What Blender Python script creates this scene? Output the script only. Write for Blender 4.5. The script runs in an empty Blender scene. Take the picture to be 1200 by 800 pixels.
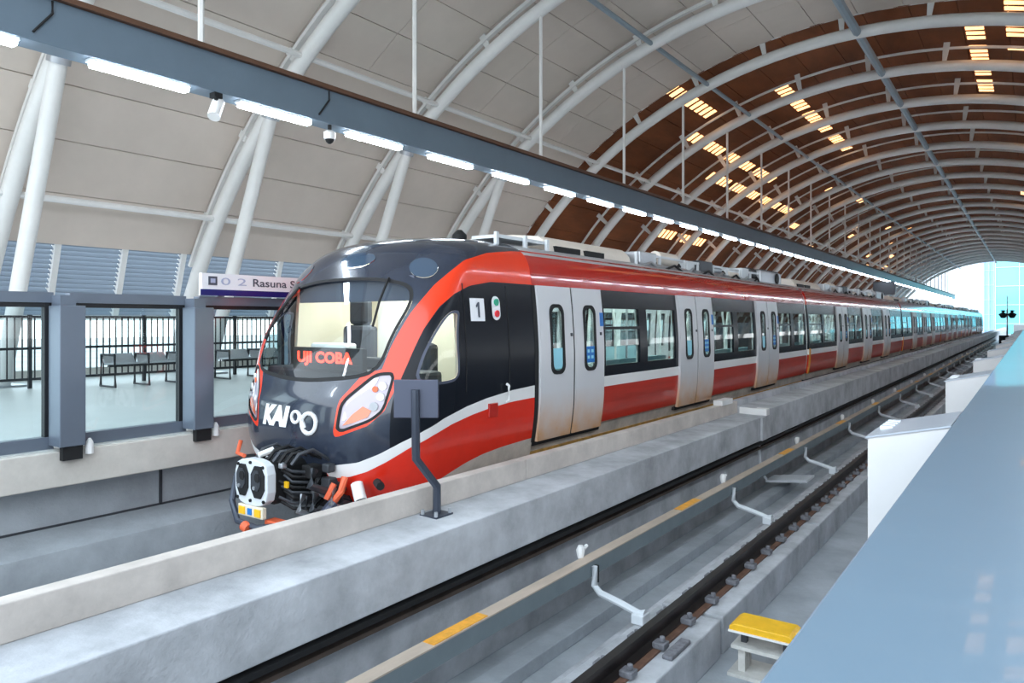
import bpy, bmesh, math, random
import numpy as np
from mathutils import Vector
random.seed(7)
R_ = math.radians
# ------------------------------------------------------------------ camera, sky, exposure
# plan coordinates: X = metres to the LEFT of the camera, s = metres along the track, z = height over the platform
FPX, VPX, HZ, CAMZ = 860.0, 1208.0, 375.0, 1.26
TH = math.atan((VPX - 600) / FPX)
scn = bpy.context.scene
cam_d = bpy.data.cameras.new('camera'); cam = bpy.data.objects.new('camera', cam_d)
scn.collection.objects.link(cam)
cam.location = (0, 0, CAMZ); cam.rotation_euler = (R_(90), 0, TH)
cam_d.sensor_width = 36; cam_d.lens = FPX / 1200 * 36
cam_d.shift_y = -(400 - HZ) / 1200
cam_d.clip_start = 0.02; cam_d.clip_end = 2000
scn.camera = cam
world = bpy.data.worlds.new('world'); scn.world = world; world.use_nodes = True
wn = world.node_tree.nodes; wl = world.node_tree.links
wbg = wn['Background']; wbg.inputs[1].default_value = 2.35
tc = wn.new('ShaderNodeTexCoord'); sep = wn.new('ShaderNodeSeparateXYZ'); rmp = wn.new('ShaderNodeValToRGB')
wl.new(tc.outputs['Generated'], sep.inputs[0]); wl.new(sep.outputs['Z'], rmp.inputs[0]); wl.new(rmp.outputs[0], wbg.inputs[0])
rmp.color_ramp.elements[0].position = 0.0; rmp.color_ramp.elements[0].color = (0.93, 0.97, 1.0, 1)
rmp.color_ramp.elements[1].position = 0.75; rmp.color_ramp.elements[1].color = (0.70, 0.86, 1.0, 1)
scn.view_settings.view_transform = 'Standard'; scn.view_settings.look = 'None'
scn.view_settings.gamma = 1.0; scn.view_settings.use_curve_mapping = False
scn.view_settings.exposure = 0.74
LED_POWER = 24.0

# ------------------------------------------------------------------ materials
MATS = {}
def mat(name, col, rough=0.6, metal=0.0, var=0.0, vscale=3.0, bump=0.0, bscale=40.0, spec=0.5, emit=None, estr=0.0, stretch=None, coat=0.0, col2=None):
    if name in MATS: return MATS[name]
    m = bpy.data.materials.new(name); m.use_nodes = True
    nt = m.node_tree; n = nt.nodes; b = n['Principled BSDF']
    b.inputs['Base Color'].default_value = (*col, 1); b.inputs['Roughness'].default_value = rough
    b.inputs['Metallic'].default_value = metal; b.inputs['Specular IOR Level'].default_value = spec
    b.inputs['Coat Weight'].default_value = coat
    if emit: b.inputs['Emission Color'].default_value = (*emit, 1); b.inputs['Emission Strength'].default_value = estr
    if var or bump:
        t = n.new('ShaderNodeTexCoord'); mp = n.new('ShaderNodeMapping')
        g = n.new('ShaderNodeNewGeometry')
        nt.links.new(g.outputs['Position'], mp.inputs[0])
        if stretch: mp.inputs['Scale'].default_value = stretch
    if var:
        nz = n.new('ShaderNodeTexNoise'); nz.inputs['Scale'].default_value = vscale; nz.inputs['Detail'].default_value = 6; nz.inputs['Roughness'].default_value = .65
        cr = n.new('ShaderNodeValToRGB')
        c2 = col2 or tuple(c * (1 - var) for c in col)
        cr.color_ramp.elements[0].color = (*c2, 1); cr.color_ramp.elements[0].position = .3
        cr.color_ramp.elements[1].color = (*[min(1, c * (1 + var * .35)) for c in col], 1); cr.color_ramp.elements[1].position = .68
        nt.links.new(mp.outputs[0], nz.inputs['Vector']); nt.links.new(nz.outputs[0], cr.inputs[0]); nt.links.new(cr.outputs[0], b.inputs['Base Color'])
    if bump:
        n2 = n.new('ShaderNodeTexNoise'); n2.inputs['Scale'].default_value = bscale; n2.inputs['Detail'].default_value = 4
        bp = n.new('ShaderNodeBump'); bp.inputs['Strength'].default_value = bump; bp.inputs['Distance'].default_value = .02
        nt.links.new(mp.outputs[0], n2.inputs['Vector']); nt.links.new(n2.outputs[0], bp.inputs['Height']); nt.links.new(bp.outputs[0], b.inputs['Normal'])
    MATS[name] = m; return m
def glass(name, tint, refl=1.0, rough=0.02):
    if name in MATS: return MATS[name]
    m = bpy.data.materials.new(name); m.use_nodes = True
    nt = m.node_tree; n = nt.nodes; n.remove(n['Principled BSDF']); out = n['Material Output']
    tr = n.new('ShaderNodeBsdfTransparent'); tr.inputs[0].default_value = (*tint, 1)
    gl = n.new('ShaderNodeBsdfGlossy'); gl.inputs['Roughness'].default_value = rough; gl.inputs[0].default_value = (refl, refl, refl, 1)
    fr = n.new('ShaderNodeFresnel'); fr.inputs[0].default_value = 1.5
    mx = n.new('ShaderNodeMixShader')
    ge = n.new('ShaderNodeNewGeometry'); mm = n.new('ShaderNodeMath'); mm.operation = 'SUBTRACT'; mm.use_clamp = True   # only the outer face of a pane mirrors
    nt.links.new(fr.outputs[0], mm.inputs[0]); nt.links.new(ge.outputs['Backfacing'], mm.inputs[1])
    nt.links.new(mm.outputs[0], mx.inputs[0]); nt.links.new(tr.outputs[0], mx.inputs[1]); nt.links.new(gl.outputs[0], mx.inputs[2]); nt.links.new(mx.outputs[0], out.inputs[0])
    MATS[name] = m; return m
def dirty_door():
    m = mat('door_white', (.62, .62, .64), .35)
    nt = m.node_tree; n = nt.nodes; b = n['Principled BSDF']
    g = n.new('ShaderNodeNewGeometry'); s = n.new('ShaderNodeSeparateXYZ'); mr = n.new('ShaderNodeMapRange')
    mr.inputs[1].default_value = .42; mr.inputs[2].default_value = -.2; nz = n.new('ShaderNodeTexNoise'); nz.inputs['Scale'].default_value = 3; nz.inputs['Detail'].default_value = 6
    mu = n.new('ShaderNodeMath'); mu.operation = 'MULTIPLY'; mu.use_clamp = True; mx = n.new('ShaderNodeMix'); mx.data_type = 'RGBA'
    nt.links.new(g.outputs['Position'], s.inputs[0]); nt.links.new(s.outputs[2], mr.inputs[0]); nt.links.new(mr.outputs[0], mu.inputs[0])
    nt.links.new(nz.outputs[0], mu.inputs[1]); mu2 = n.new('ShaderNodeMath'); mu2.operation = 'MULTIPLY'; mu2.use_clamp = True; mu2.inputs[1].default_value = 1.7; nt.links.new(mu.outputs[0], mu2.inputs[0]); nt.links.new(mu2.outputs[0], mx.inputs[0])
    mx.inputs[6].default_value = (.62, .62, .64, 1); mx.inputs[7].default_value = (.62, .33, .15, 1)
    nt.links.new(mx.outputs[2], b.inputs['Base Color'])
    return m
M = dict(
 concrete=mat('concrete', (.49, .50, .525), .85, var=.40, vscale=1.7, bump=.25, bscale=30),
 concrete_pale=mat('concrete_pale', (.62, .58, .53), .85, var=.25, vscale=1.3, bump=.2, bscale=25),
 concrete_grey=mat('concrete_grey', (.40, .43, .46), .85, var=.3, vscale=1.2, bump=.25, bscale=30),
 concrete_dark=mat('concrete_dark', (.20, .20, .20), .9, var=.4, vscale=1.5, bump=.3, bscale=30),
 kerb=mat('kerb_concrete', (.58, .52, .475), .85, var=.28, vscale=2.0, bump=.2, bscale=25),
 floor=mat('platform_floor', (.56, .57, .55), .42, var=.08, vscale=.8),
 ground=mat('ground', (.45, .45, .43), .95, var=.3, vscale=.08),
 white_steel=mat('white_steel', (.80, .79, .77), .4, var=.06, vscale=2),
 blue_steel=mat('blue_grey_steel', (.30, .37, .43), .45, var=.08, vscale=2),
 panel=mat('pale_panel', (.69, .60, .53), .6, var=.12, vscale=.35),
 panel_grey=mat('grey_panel', (.30, .35, .38), .6, var=.15, vscale=.4),
 brown=mat('brown_panel', (.23, .072, .026), .6, spec=.12, var=.4, vscale=1.2, stretch=(1, .25, 1), bump=.1, bscale=12),
 backing=mat('roof_backing', (.05, .035, .03), .9),
 seam=mat('panel_seam_backing', (.36, .32, .29), .9),
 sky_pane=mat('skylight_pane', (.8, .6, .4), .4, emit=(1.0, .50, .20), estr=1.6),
 beam=mat('beam_slate', (.14, .19, .24), .38, var=.08, vscale=1.5),
 beam_lip=mat('beam_lip_brown', (.12, .055, .03), .6, var=.2),
 led=mat('led_tube', (1, 1, 1), .4, emit=(.80, .90, 1.0), estr=LED_POWER),
 fixture=mat('fixture_white', (.82, .85, .9), .3),
 black=mat('black_metal', (.012, .013, .016), .4),
 psd=mat('screen_post_grey', (.17, .20, .25), .3, metal=.35, var=.05),
 psd_side=mat('screen_post_light', (.42, .46, .52), .3, metal=.3),
 parapet=mat('parapet_paint', (.155, .225, .29), .38, var=.05, vscale=1.0, coat=.3),
 cabinet=mat('cabinet_white', (.60, .59, .59), .5, var=.06, vscale=2),
 red=mat('train_red', (.50, .018, .010), .2, coat=.8, var=.10, vscale=2.5),
 red_cab=mat('train_cab_red', (.72, .026, .010), .25, coat=.4, var=.12, vscale=2.0),
 red_low=mat('train_lower_red', (.52, .028, .013), .28, coat=.4, var=.25, vscale=2.0, stretch=(1, .3, 4)),
 orange=mat('train_orange_red', (.80, .042, .008), .25, coat=.35),
 slate=mat('mask_slate', (.026, .034, .055), .18, coat=.55, var=.3, vscale=3),
 gloss_black=mat('gloss_black', (.008, .010, .015), .25, spec=.22),
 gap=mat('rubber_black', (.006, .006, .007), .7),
 white=mat('paint_white', (.80, .79, .78), .35),
 cream=mat('cream', (.72, .66, .52), .6),
 roof=mat('roof_grey', (.40, .40, .41), .5, var=.15),
 roof_unit=mat('aircon_beige', (.78, .70, .62), .5, var=.08),
 metal=mat('brushed_metal', (.50, .52, .55), .35, metal=.6, var=.1),
 dark_metal=mat('dark_metal', (.06, .065, .075), .5, metal=.4),
 pole_grey=mat('pole_slate', (.055, .065, .09), .4, metal=.3),
 plate_grey=mat('plate_slate', (.075, .085, .125), .45, metal=.2),
 skirt=mat('skirt_dusty', (.48, .42, .36), .7, var=.35, vscale=3),
 skirt_dark=mat('duct_brown', (.10, .07, .055), .8, var=.4, vscale=5),
 rust=mat('skirt_rust', (.50, .27, .06), .8, var=.5, vscale=6),
 rail=mat('rail_steel', (.035, .028, .027), .42, metal=.5, var=.35, vscale=6, stretch=(1, .2, 1)),
 rail_rust=mat('rail_rust', (.17, .085, .055), .7, var=.4, vscale=8),
 clip=mat('clip_grey', (.19, .19, .21), .6, var=.4, vscale=20),
 cover_top=mat('cover_cream', (.52, .42, .34), .6, var=.25, vscale=4, stretch=(1, .3, 1)),
 cover=mat('cover_grey', (.19, .23, .25), .6, var=.15),
 warn=mat('warning_orange', (.88, .40, .045), .5, var=.25, vscale=12),
 bracket=mat('bracket_white', (.66, .69, .72), .4),
 yellow=mat('balise_yellow', (.90, .50, .015), .45, var=.12, vscale=10),
 balise_grey=mat('balise_stand', (.62, .60, .56), .6, var=.2, vscale=8),
 red_emit=mat('led_sign_red', (.8, .05, .03), .5, emit=(1, .05, .02), estr=2.2),
 navy=mat('navy', (.012, .012, .14), .4),
 sign_white=mat('sign_white', (.85, .85, .88), .4),
 sign_text=mat('sign_text', (.07, .08, .11), .5),
 sign_pale=mat('sign_pale_text', (.42, .46, .62), .5),
 blue=mat('sticker_blue', (.015, .17, .52), .45),
 cyan=mat('sticker_cyan', (.30, .66, .78), .45),
 green=mat('lamp_green', (.02, .38, .22), .3), redlamp=mat('lamp_red', (.75, .015, .03), .3),
 seat=mat('seat_teal', (.25, .42, .46), .6), seat_dark=mat('seat_dark', (.03, .035, .045), .7),
 inner=mat('interior_white', (.75, .77, .75), .5), inner_floor=mat('interior_floor', (.3, .32, .33), .6),
 strip=mat('interior_lamp', (1, 1, 1), .5, emit=(.95, 1, .98), estr=14.0),
 hose=mat('hose_orange', (.75, .13, .05), .5),
 lens=mat('lens_clear', (.42, .36, .42), .08, coat=1.0), amber=mat('amber_lens_reflection', (.8, .16, .06), .15, coat=1.0),
 louvre=mat('louvre_blue_grey', (.22, .27, .33), .45),
 tower=mat('tower_glass', (.20, .74, .84), .15, spec=.6, var=.15, vscale=.05), tower_white=mat('tower_white', (.86, .88, .9), .6),
 tower_blue=mat('tower_blue', (.45, .58, .85), .4),
 wglass=glass('windscreen_glass', (.80, .86, .86), .9), sglass=glass('window_glass', (.62, .70, .70), .8), pglass=glass('screen_glass', (.86, .93, .94), .9),
 lens_roof=mat('roof_lamp_glass', (.045, .075, .12), .08, coat=1.0),
)
M['door'] = dirty_door()

# ------------------------------------------------------------------ building helpers
COL = scn.collection
def wloc(o):
    v = Vector((0, 0, 0))
    while o is not None: v = v + o.location; o = o.parent
    return v
def W(X, s, z): return Vector((-X, s, z))
class B:
    def __init__(self): self.v = []; self.f = []
    def add(self, vs, fs):
        k = len(self.v); self.v += [tuple(v) for v in vs]; self.f += [tuple(i + k for i in f) for f in fs]; return self
    def box(self, X0, X1, s0, s1, z0, z1):
        vs = [W(X, s, z) for z in (z0, z1) for s in (s0, s1) for X in (X0, X1)]
        return self.add(vs, [(0, 1, 3, 2), (4, 6, 7, 5), (0, 4, 5, 1), (2, 3, 7, 6), (0, 2, 6, 4), (1, 5, 7, 3)])
    def prism(self, prof, s0, s1):                                   # closed (X, z) outline swept along the track
        n = len(prof); vs = [W(X, s, z) for s in (s0, s1) for X, z in prof]
        return self.add(vs, [tuple(range(n)), tuple(range(2 * n - 1, n - 1, -1))] + [(i, i + n, (i + 1) % n + n, (i + 1) % n) for i in range(n)])
    def tube(self, pts, r, n=8, cap=True):
        pts = [Vector(p) for p in pts]; rings = []
        up = Vector((0, 0, 1))
        for i, p in enumerate(pts):
            d = (pts[min(i + 1, len(pts) - 1)] - pts[max(i - 1, 0)]).normalized()
            a = d.cross(up)
            if a.length < 1e-3: a = d.cross(Vector((0, 1, 0)))
            a.normalize(); b = d.cross(a).normalized()
            rr = r[i] if isinstance(r, (list, tuple)) else r
            rings.append([p + a * rr * math.cos(2 * math.pi * k / n) + b * rr * math.sin(2 * math.pi * k / n) for k in range(n)])
        vs = [v for g in rings for v in g]; fs = []
        for i in range(len(pts) - 1):
            for k in range(n): fs.append((i * n + k, i * n + (k + 1) % n, (i + 1) * n + (k + 1) % n, (i + 1) * n + k))
        if cap: fs += [tuple(range(n)), tuple(range((len(pts) - 1) * n, len(pts) * n))]
        return self.add(vs, fs)
    def obj(self, name, m, parent=None, smooth=False, bevel=0.0, seg=2):
        off = wloc(parent) if parent else Vector((0, 0, 0))
        me = bpy.data.meshes.new(name)
        me.from_pydata([tuple(Vector(v) - off) for v in self.v], [], self.f)
        bm = bmesh.new(); bm.from_mesh(me); bmesh.ops.remove_doubles(bm, verts=bm.verts, dist=1e-5)
        bmesh.ops.recalc_face_normals(bm, faces=bm.faces)
        if bevel:
            es = [e for e in bm.edges if len(e.link_faces) == 2 and e.calc_face_angle(0) > .5]
            bmesh.ops.bevel(bm, geom=es, offset=bevel, segments=seg, affect='EDGES', profile=.5, clamp_overlap=True)
        for f in bm.faces: f.smooth = smooth
        if smooth:
            for e in bm.edges:
                if len(e.link_faces) == 2 and e.calc_face_angle(0) > .7: e.smooth = False
        bm.to_mesh(me); bm.free()
        me.materials.append(m)
        o = bpy.data.objects.new(name, me); COL.objects.link(o); o.parent = parent
        return o
def tag(o, label, cat=None, group=None, kind=None):
    o['label'] = label
    if cat: o['category'] = cat
    if group: o['group'] = group
    if kind: o['kind'] = kind
    return o
def struct(o, label=None):
    o['kind'] = 'structure'
    if label: o['label'] = label
    return o
def stuff(o): o['kind'] = 'stuff'; return o
def thing(name, X, s, z, label, cat, group=None):
    o = bpy.data.objects.new(name, None); COL.objects.link(o); o.location = W(X, s, z); o.empty_display_size = .1
    return tag(o, label, cat, group)
def copy_tree(o, parent=None, keep=None):
    c = o.copy(); COL.objects.link(c); c.parent = parent
    for ch in [x for x in bpy.data.objects if x.parent == o]:
        if keep is None or ch.name.split('.')[0] in keep: copy_tree(ch, c)
    return c
ORD = ['first', 'second', 'third', 'fourth', 'fifth', 'sixth', 'seventh', 'eighth', 'ninth', 'tenth', 'eleventh', 'twelfth']
def text_verts(txt, size, shear=0.0, bold=0.0):
    cu = bpy.data.curves.new('t', 'FONT'); cu.body = txt; cu.size = size; cu.shear = shear; cu.offset = bold; cu.resolution_u = 3
    ob = bpy.data.objects.new('t', cu); COL.objects.link(ob); dg = bpy.context.evaluated_depsgraph_get(); dg.update()
    me = bpy.data.meshes.new_from_object(ob.evaluated_get(dg))
    vs = [tuple(v.co) for v in me.vertices]; fs = [tuple(p.vertices) for p in me.polygons]
    bpy.data.objects.remove(ob); bpy.data.meshes.remove(me); bpy.data.curves.remove(cu)
    return vs, fs
def text_on(name, txt, w, h, place, m, parent, shear=0.0, bold=0.0):   # place(a, b): 0..w, 0..h -> world point
    vs, fs = text_verts(txt, 1.0, shear, bold)
    x0 = min(v[0] for v in vs); x1 = max(v[0] for v in vs); y0 = min(v[1] for v in vs); y1 = max(v[1] for v in vs)
    b = B(); b.add([place((v[0] - x0) / (x1 - x0) * w, (v[1] - y0) / (y1 - y0) * h) for v in vs], fs)
    return b.obj(name, m, parent)

# ================================================================== THE SETTING
S0, S1 = 1.0, 124.5                                                   # ends of the hall
struct(B().box(-400, 400, -300, 600, -8.2, -8).obj('ground', M['ground']), 'pale ground far below the station')
struct(B().box(-16, 24, -14, 300, -2.1, -1.83).obj('floor', M['concrete_grey']), 'grey concrete track bed between the platforms')
# far platform slab and the walls under it
struct(B().box(7.60, 16.9, -14, S1 + 4, -.34, 0).obj('platform_slab', M['concrete_pale'], bevel=.012), 'pale concrete platform edge on the far side')
struct(B().box(7.66, 16.85, -14, S1 + 4, 0, .012).obj('floor', M['floor']), 'pale shiny platform floor behind the screen doors')
wb = struct(B().prism([(8.05, -.34), (8.05, -.82), (7.52, -.93), (7.48, -1.83), (16.8, -1.83), (16.8, -.34)], -14, S1 + 4).obj('wall_platform', M['concrete_grey']), 'grey concrete wall under the far platform edge')
for k in range(20):
    s = 2.35 + k * 2.12
    B().box(8.03, 8.06, s, s + .03, -.82, -.36).obj('joint_strip', M['dark_metal'], wb)
B().box(8.03, 8.06, -10, 60, -.83, -.805).obj('ledge_strip', M['dark_metal'], wb)
# near platform
struct(B().box(-16, .28, -14, S1 + 4, -.34, 0).obj('floor', M['floor']), 'near platform floor behind the grey parapet')
struct(B().prism([(.28, -.34), (.28, -1.83), (.0, -1.83), (.0, -.34)], -14, S1 + 4).obj('wall_platform', M['concrete_grey']), 'concrete wall under the near platform')
pr = struct(B().box(-.42, .31, -14, S1 + 4, -.34, .756).obj('wall_right', M['parapet'], bevel=.006), 'smooth blue grey parapet in the right foreground')
for i in range(1, 12):
    s = -.08 + 4.18 * i
    t = thing('screen_cabinet', .5, s + .33, -.2, ('nearest white cabinet' if i == 1 else ORD[i - 1] + ' white cabinet') + ' sticking out of the blue grey parapet' + ('' if i == 1 else ' counting away from the camera'), 'cabinet', 'white cabinets along the near parapet')
    b = B(); b.prism([(.68, .66), (.313, .745), (.313, -.2), (.68, -.2)], s, s + .67); b.obj('body', M['cabinet'], t, bevel=.008)
    b = B(); b.prism([(.69, .667), (.312, .754), (.312, .745), (.69, .658)], s - .006, s + .676); b.obj('lid', M['psd_side'], t)
    if i < 4:
        for q in range(4): B().box(.60, .66, s + .25 + q * .09, s + .29 + q * .09, .66, .695).obj('bolt', M['bracket'], t)
# centre walkway between the tracks
SJ = 13.15
wk = struct(B().prism([(4.45, -.41), (4.315, -.41), (3.835, -.43), (3.835, -.835), (3.90, -.85), (3.93, -.90), (4.07, -1.03), (4.07, -1.83), (4.45, -1.83)], -14, SJ).obj('walkway_wall', M['concrete'], bevel=.01), 'long concrete walkway ledge between the two tracks')
struct(B().prism([(4.45, -.285), (4.31, -.29), (3.80, -.315), (3.80, -.835), (3.90, -.85), (3.93, -.90), (4.07, -1.03), (4.07, -1.83), (4.45, -1.83)], SJ, S1 + 60).obj('walkway_wall', M['concrete'], bevel=.01), 'raised far stretch of the concrete walkway')
for k in range(4): B().prism([(4.45, -.20), (4.32, -.20), (4.315, -.41), (4.45, -.41)], -14 + k * 6.79 + .006, -14 + (k + 1) * 6.79 - .006).obj('kerb', M['kerb'], wk, bevel=.008)
B().prism([(4.45, -.19), (4.32, -.19), (4.315, -.29), (4.45, -.29)], SJ + .02, S1 + 60).obj('kerb', M['concrete'], wk, bevel=.008)
B().box(3.795, 4.28, SJ - .02, SJ + .16, -.425, -.305).obj('white_end_block', M['white'], wk, bevel=.01)
B().box(3.79, 3.83, SJ - .28, SJ - .04, -.83, -.43).obj('pilaster', M['concrete'], wk)
B().box(4.30, 4.46, 12.3, 12.85, -.21, -.115).obj('white_kerb_block', M['white'], wk, bevel=.01)
B().box(3.83, 3.95, -12, SJ, -.91, -.87).obj('painted_ledge_shadow', M['gap'], wk)  # black strip painting the shade under the ledge overhang
B().box(3.83, 3.95, SJ, 120, -.91, -.87).obj('painted_ledge_shadow', M['gap'], wk)  # same painted shade along the raised stretch
B().box(3.93, 4.06, -12, 120, -1.035, -1.0).obj('cable_duct', M['skirt_dark'], wk)

# ------------------------------------------------------------------ vault
XV, ZV, RS, RT, RC = 4.0, -4.6, 14.75, 14.0, 14.55
RP, RCP = 14.52, 14.36                                                  # pale stretch: panels and chords sit closer to the tubes
RIB0, RIBP = 1.47, 4.23
def arc(a, r): return XV + r * math.sin(a), ZV + r * math.cos(a)
def panel(b, a0, a1, s0, s1, r=RS, th=.05, ga=.0007, gs=.007):
    p = [arc(a0 + ga, r), arc(a1 - ga, r), arc(a1 - ga, r + th), arc(a0 + ga, r + th)]
    b.prism(p, s0 + gs, s1 - gs)
ce = bpy.data.objects.new('ceiling', None); COL.objects.link(ce); struct(ce, 'barrel vault ceiling of pale panels near and brown panels beyond')
AM = 1.034; NA = 26; DA = 2 * AM / NA
SB = RIB0 + RIBP * 5                                                    # where the brown ceiling begins (22.6)
SG = RIB0 + RIBP * 23                                                   # where it turns grey again
bk = B()
def skin_sheet(b, a0, a1, s0, s1, r, n):
    for i in range(n):
        panel(b, a0 + (a1 - a0) * i / n, a0 + (a1 - a0) * (i + 1) / n, s0, s1, r, .04, 0, 0)
bk = B(); skin_sheet(bk, -AM, AM, S0, SB, RP + .055, 40); bk.obj('backing', M['seam'], ce)
bk = B(); skin_sheet(bk, -AM, AM, SB, S1, RS + .055, 40); bk.obj('backing', M['backing'], ce)
bk = B()
for i in range(40):
    a0 = -AM + 2 * AM * i / 40; a1 = a0 + 2 * AM / 40
    bk.prism([arc(a0, RP), arc(a1, RP), arc(a1, RS + .1), arc(a0, RS + .1)], SB - .03, SB + .03)
bk.obj('step_trim', M['brown'], ce)
rest = B()
for k in range(1, 6):
    sa = RIB0 + RIBP * (k - 1)
    for h in range(2):
        s0, s1 = sa + h * RIBP / 2, sa + (h + 1) * RIBP / 2
        for i in range(NA):
            a0 = -AM + DA * i
            if a0 > .6:
                if h == 0: b = B(); panel(b, a0, a0 + DA, s0, s0 + RIBP, RP); b.obj('ceiling_panel', M['panel'], ce)
            elif a0 > -.12 and k > 0:
                b = B(); panel(b, a0, a0 + DA, s0, s1, RP); b.obj('ceiling_panel', M['panel'], ce)
            else: panel(rest, a0, a0 + DA, s0, s1, RP)
stuff(rest.obj('ceiling_panels_overhead', M['panel'], ce))
rest = B()
for k in range(5, 23):
    s0 = RIB0 + RIBP * k; s1 = s0 + RIBP
    for i in range(NA):
        a0 = -AM + DA * i
        if a0 > -.42 and k < 15:
            b = B(); panel(b, a0, a0 + DA, s0, s1); b.obj('brown_panel', M['brown'], ce)
        else: panel(rest, a0, a0 + DA, s0, s1)
stuff(rest.obj('brown_panels_far', M['brown'], ce))
rest = B()
for k in range(23, 29):
    s0 = RIB0 + RIBP * k; s1 = min(S1, s0 + RIBP)
    for i in range(NA): panel(rest, -AM + DA * i, -AM + DA * (i + 1), s0, s1)
stuff(rest.obj('grey_panels_far', M['panel_grey'], ce))
# warm skylight slots: small panes whose emission stands in for sun through the brown ceiling
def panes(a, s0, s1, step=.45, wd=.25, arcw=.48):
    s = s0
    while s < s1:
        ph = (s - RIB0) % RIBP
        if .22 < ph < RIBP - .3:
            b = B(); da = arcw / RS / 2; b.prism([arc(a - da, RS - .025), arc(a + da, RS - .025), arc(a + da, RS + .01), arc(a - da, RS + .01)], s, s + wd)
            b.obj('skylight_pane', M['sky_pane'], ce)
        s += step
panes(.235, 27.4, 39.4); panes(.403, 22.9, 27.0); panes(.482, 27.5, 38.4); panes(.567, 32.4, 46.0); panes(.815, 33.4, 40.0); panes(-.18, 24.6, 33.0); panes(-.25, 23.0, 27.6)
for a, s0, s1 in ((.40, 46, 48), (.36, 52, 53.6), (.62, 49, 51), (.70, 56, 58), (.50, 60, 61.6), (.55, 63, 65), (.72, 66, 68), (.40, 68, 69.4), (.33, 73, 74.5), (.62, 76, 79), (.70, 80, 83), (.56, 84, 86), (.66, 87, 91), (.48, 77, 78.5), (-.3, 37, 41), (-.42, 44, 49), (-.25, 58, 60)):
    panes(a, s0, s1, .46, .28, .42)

# ------------------------------------------------------------------ arch ribs
def rib(s, label, pale, full=True):
    t = thing('arch_rib', XV + 12.0, s, .05, label, 'arch rib', 'white steel arch ribs of the vault')
    n = 60 if full else 36; A = 1.215; rc, rs = (RCP, RP) if pale else (RC, RS)
    B().tube([W(*(lambda p: (p[0], s, p[1]))(arc(-A + 2 * A * i / n, RT))) for i in range(n + 1)], .165, 10).obj('tube', M['white_steel'], t, True)
    b = B(); A2 = 1.05; hw = .06 if pale else .045
    for i in range(n):
        a0 = -A2 + 2 * A2 * i / n; a1 = -A2 + 2 * A2 * (i + 1) / n
        b.prism([arc(a0, rc - hw * .7), arc(a1, rc - hw * .7), arc(a1, rc + hw * .7), arc(a0, rc + hw * .7)], s - hw, s + hw)
    b.obj('outer_chord', M['white_steel'], t)
    for sg in (1, -1):
        f = lambda X: XV + sg * (X - XV)
        if pale:
            B().tube([W(f(13.35), s, 5.78), W(f(14.8), s, 2.3), W(f(15.72), s, .05)], .145, 10).obj('column', M['white_steel'], t, True)
            B().tube([W(f(13.30), s, 5.9), W(f(13.42), s, 5.6)], .19, 10).obj('collar', M['metal'], t, True)
        B().box(min(f(15.4), f(17.3)), max(f(15.4), f(17.3)), s - .3, s + .3, .012, .05).obj('base_plate', M['metal'], t)
    if full:
        for i in range(-6, 7):
            a = i * .155 + .03
            b = B(); p = [arc(a - .006, rc - .02), arc(a + .006, rc - .02), arc(a + .004, RT + .12), arc(a - .004, RT + .12)]
            b.prism(p, s - .02, s + .02); b.obj('web_bracket', M['white_steel'], t)
            b = B(); b.prism([arc(a - .006, rc + .02), arc(a + .006, rc + .02), arc(a + .006, rs), arc(a - .006, rs)], s - .03, s + .03); b.obj('ceiling_cleat', M['white_steel'], t)
    return t
rib_pale = rib(RIB0, 'white tubular arch rib nearest the camera, passing overhead', True)
rib_far = rib(RIB0 + RIBP * 5, 'white arch rib where the pale ceiling changes to brown', False)
NR = 29
for k in range(1, NR):
    if k == 5: continue
    c = copy_tree(rib_pale if k < 5 else rib_far, None, None)
    c.location.y = RIB0 + RIBP * k
    if k < 5: lab = ORD[k - 1] + ' white tubular arch rib with a slanting column counting from the left edge'
    elif k < 13: lab = ORD[k - 6] + ' white arch rib under the brown ceiling after the pale part'
    else: lab = 'distant white arch rib deep in the vault'
    c['label'] = lab
for i in range(-3, 4):
    X, z = arc(i * .315, RT - .02)
    o = B().tube([W(X, S0, z), W(X, S1, z)], .12 if i == 0 else .065, 8).obj('roof_purlin', M['blue_steel'] if abs(i) < 2 else M['white_steel'], None, True)
    nm = {0: 'thick blue grey ridge tube running along the crown of the vault', 1: 'blue grey roof tube left of the ridge tube', 2: 'white roof tube just above the light beam', 3: 'white roof tube low on the left just above the louvres',
          -1: 'blue grey roof tube right of the ridge tube', -2: 'white roof tube high on the right side of the vault', -3: 'white roof tube low on the right side of the vault'}[i]
    tag(o, nm, 'roof tube', 'roof tubes along the vault')

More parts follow.
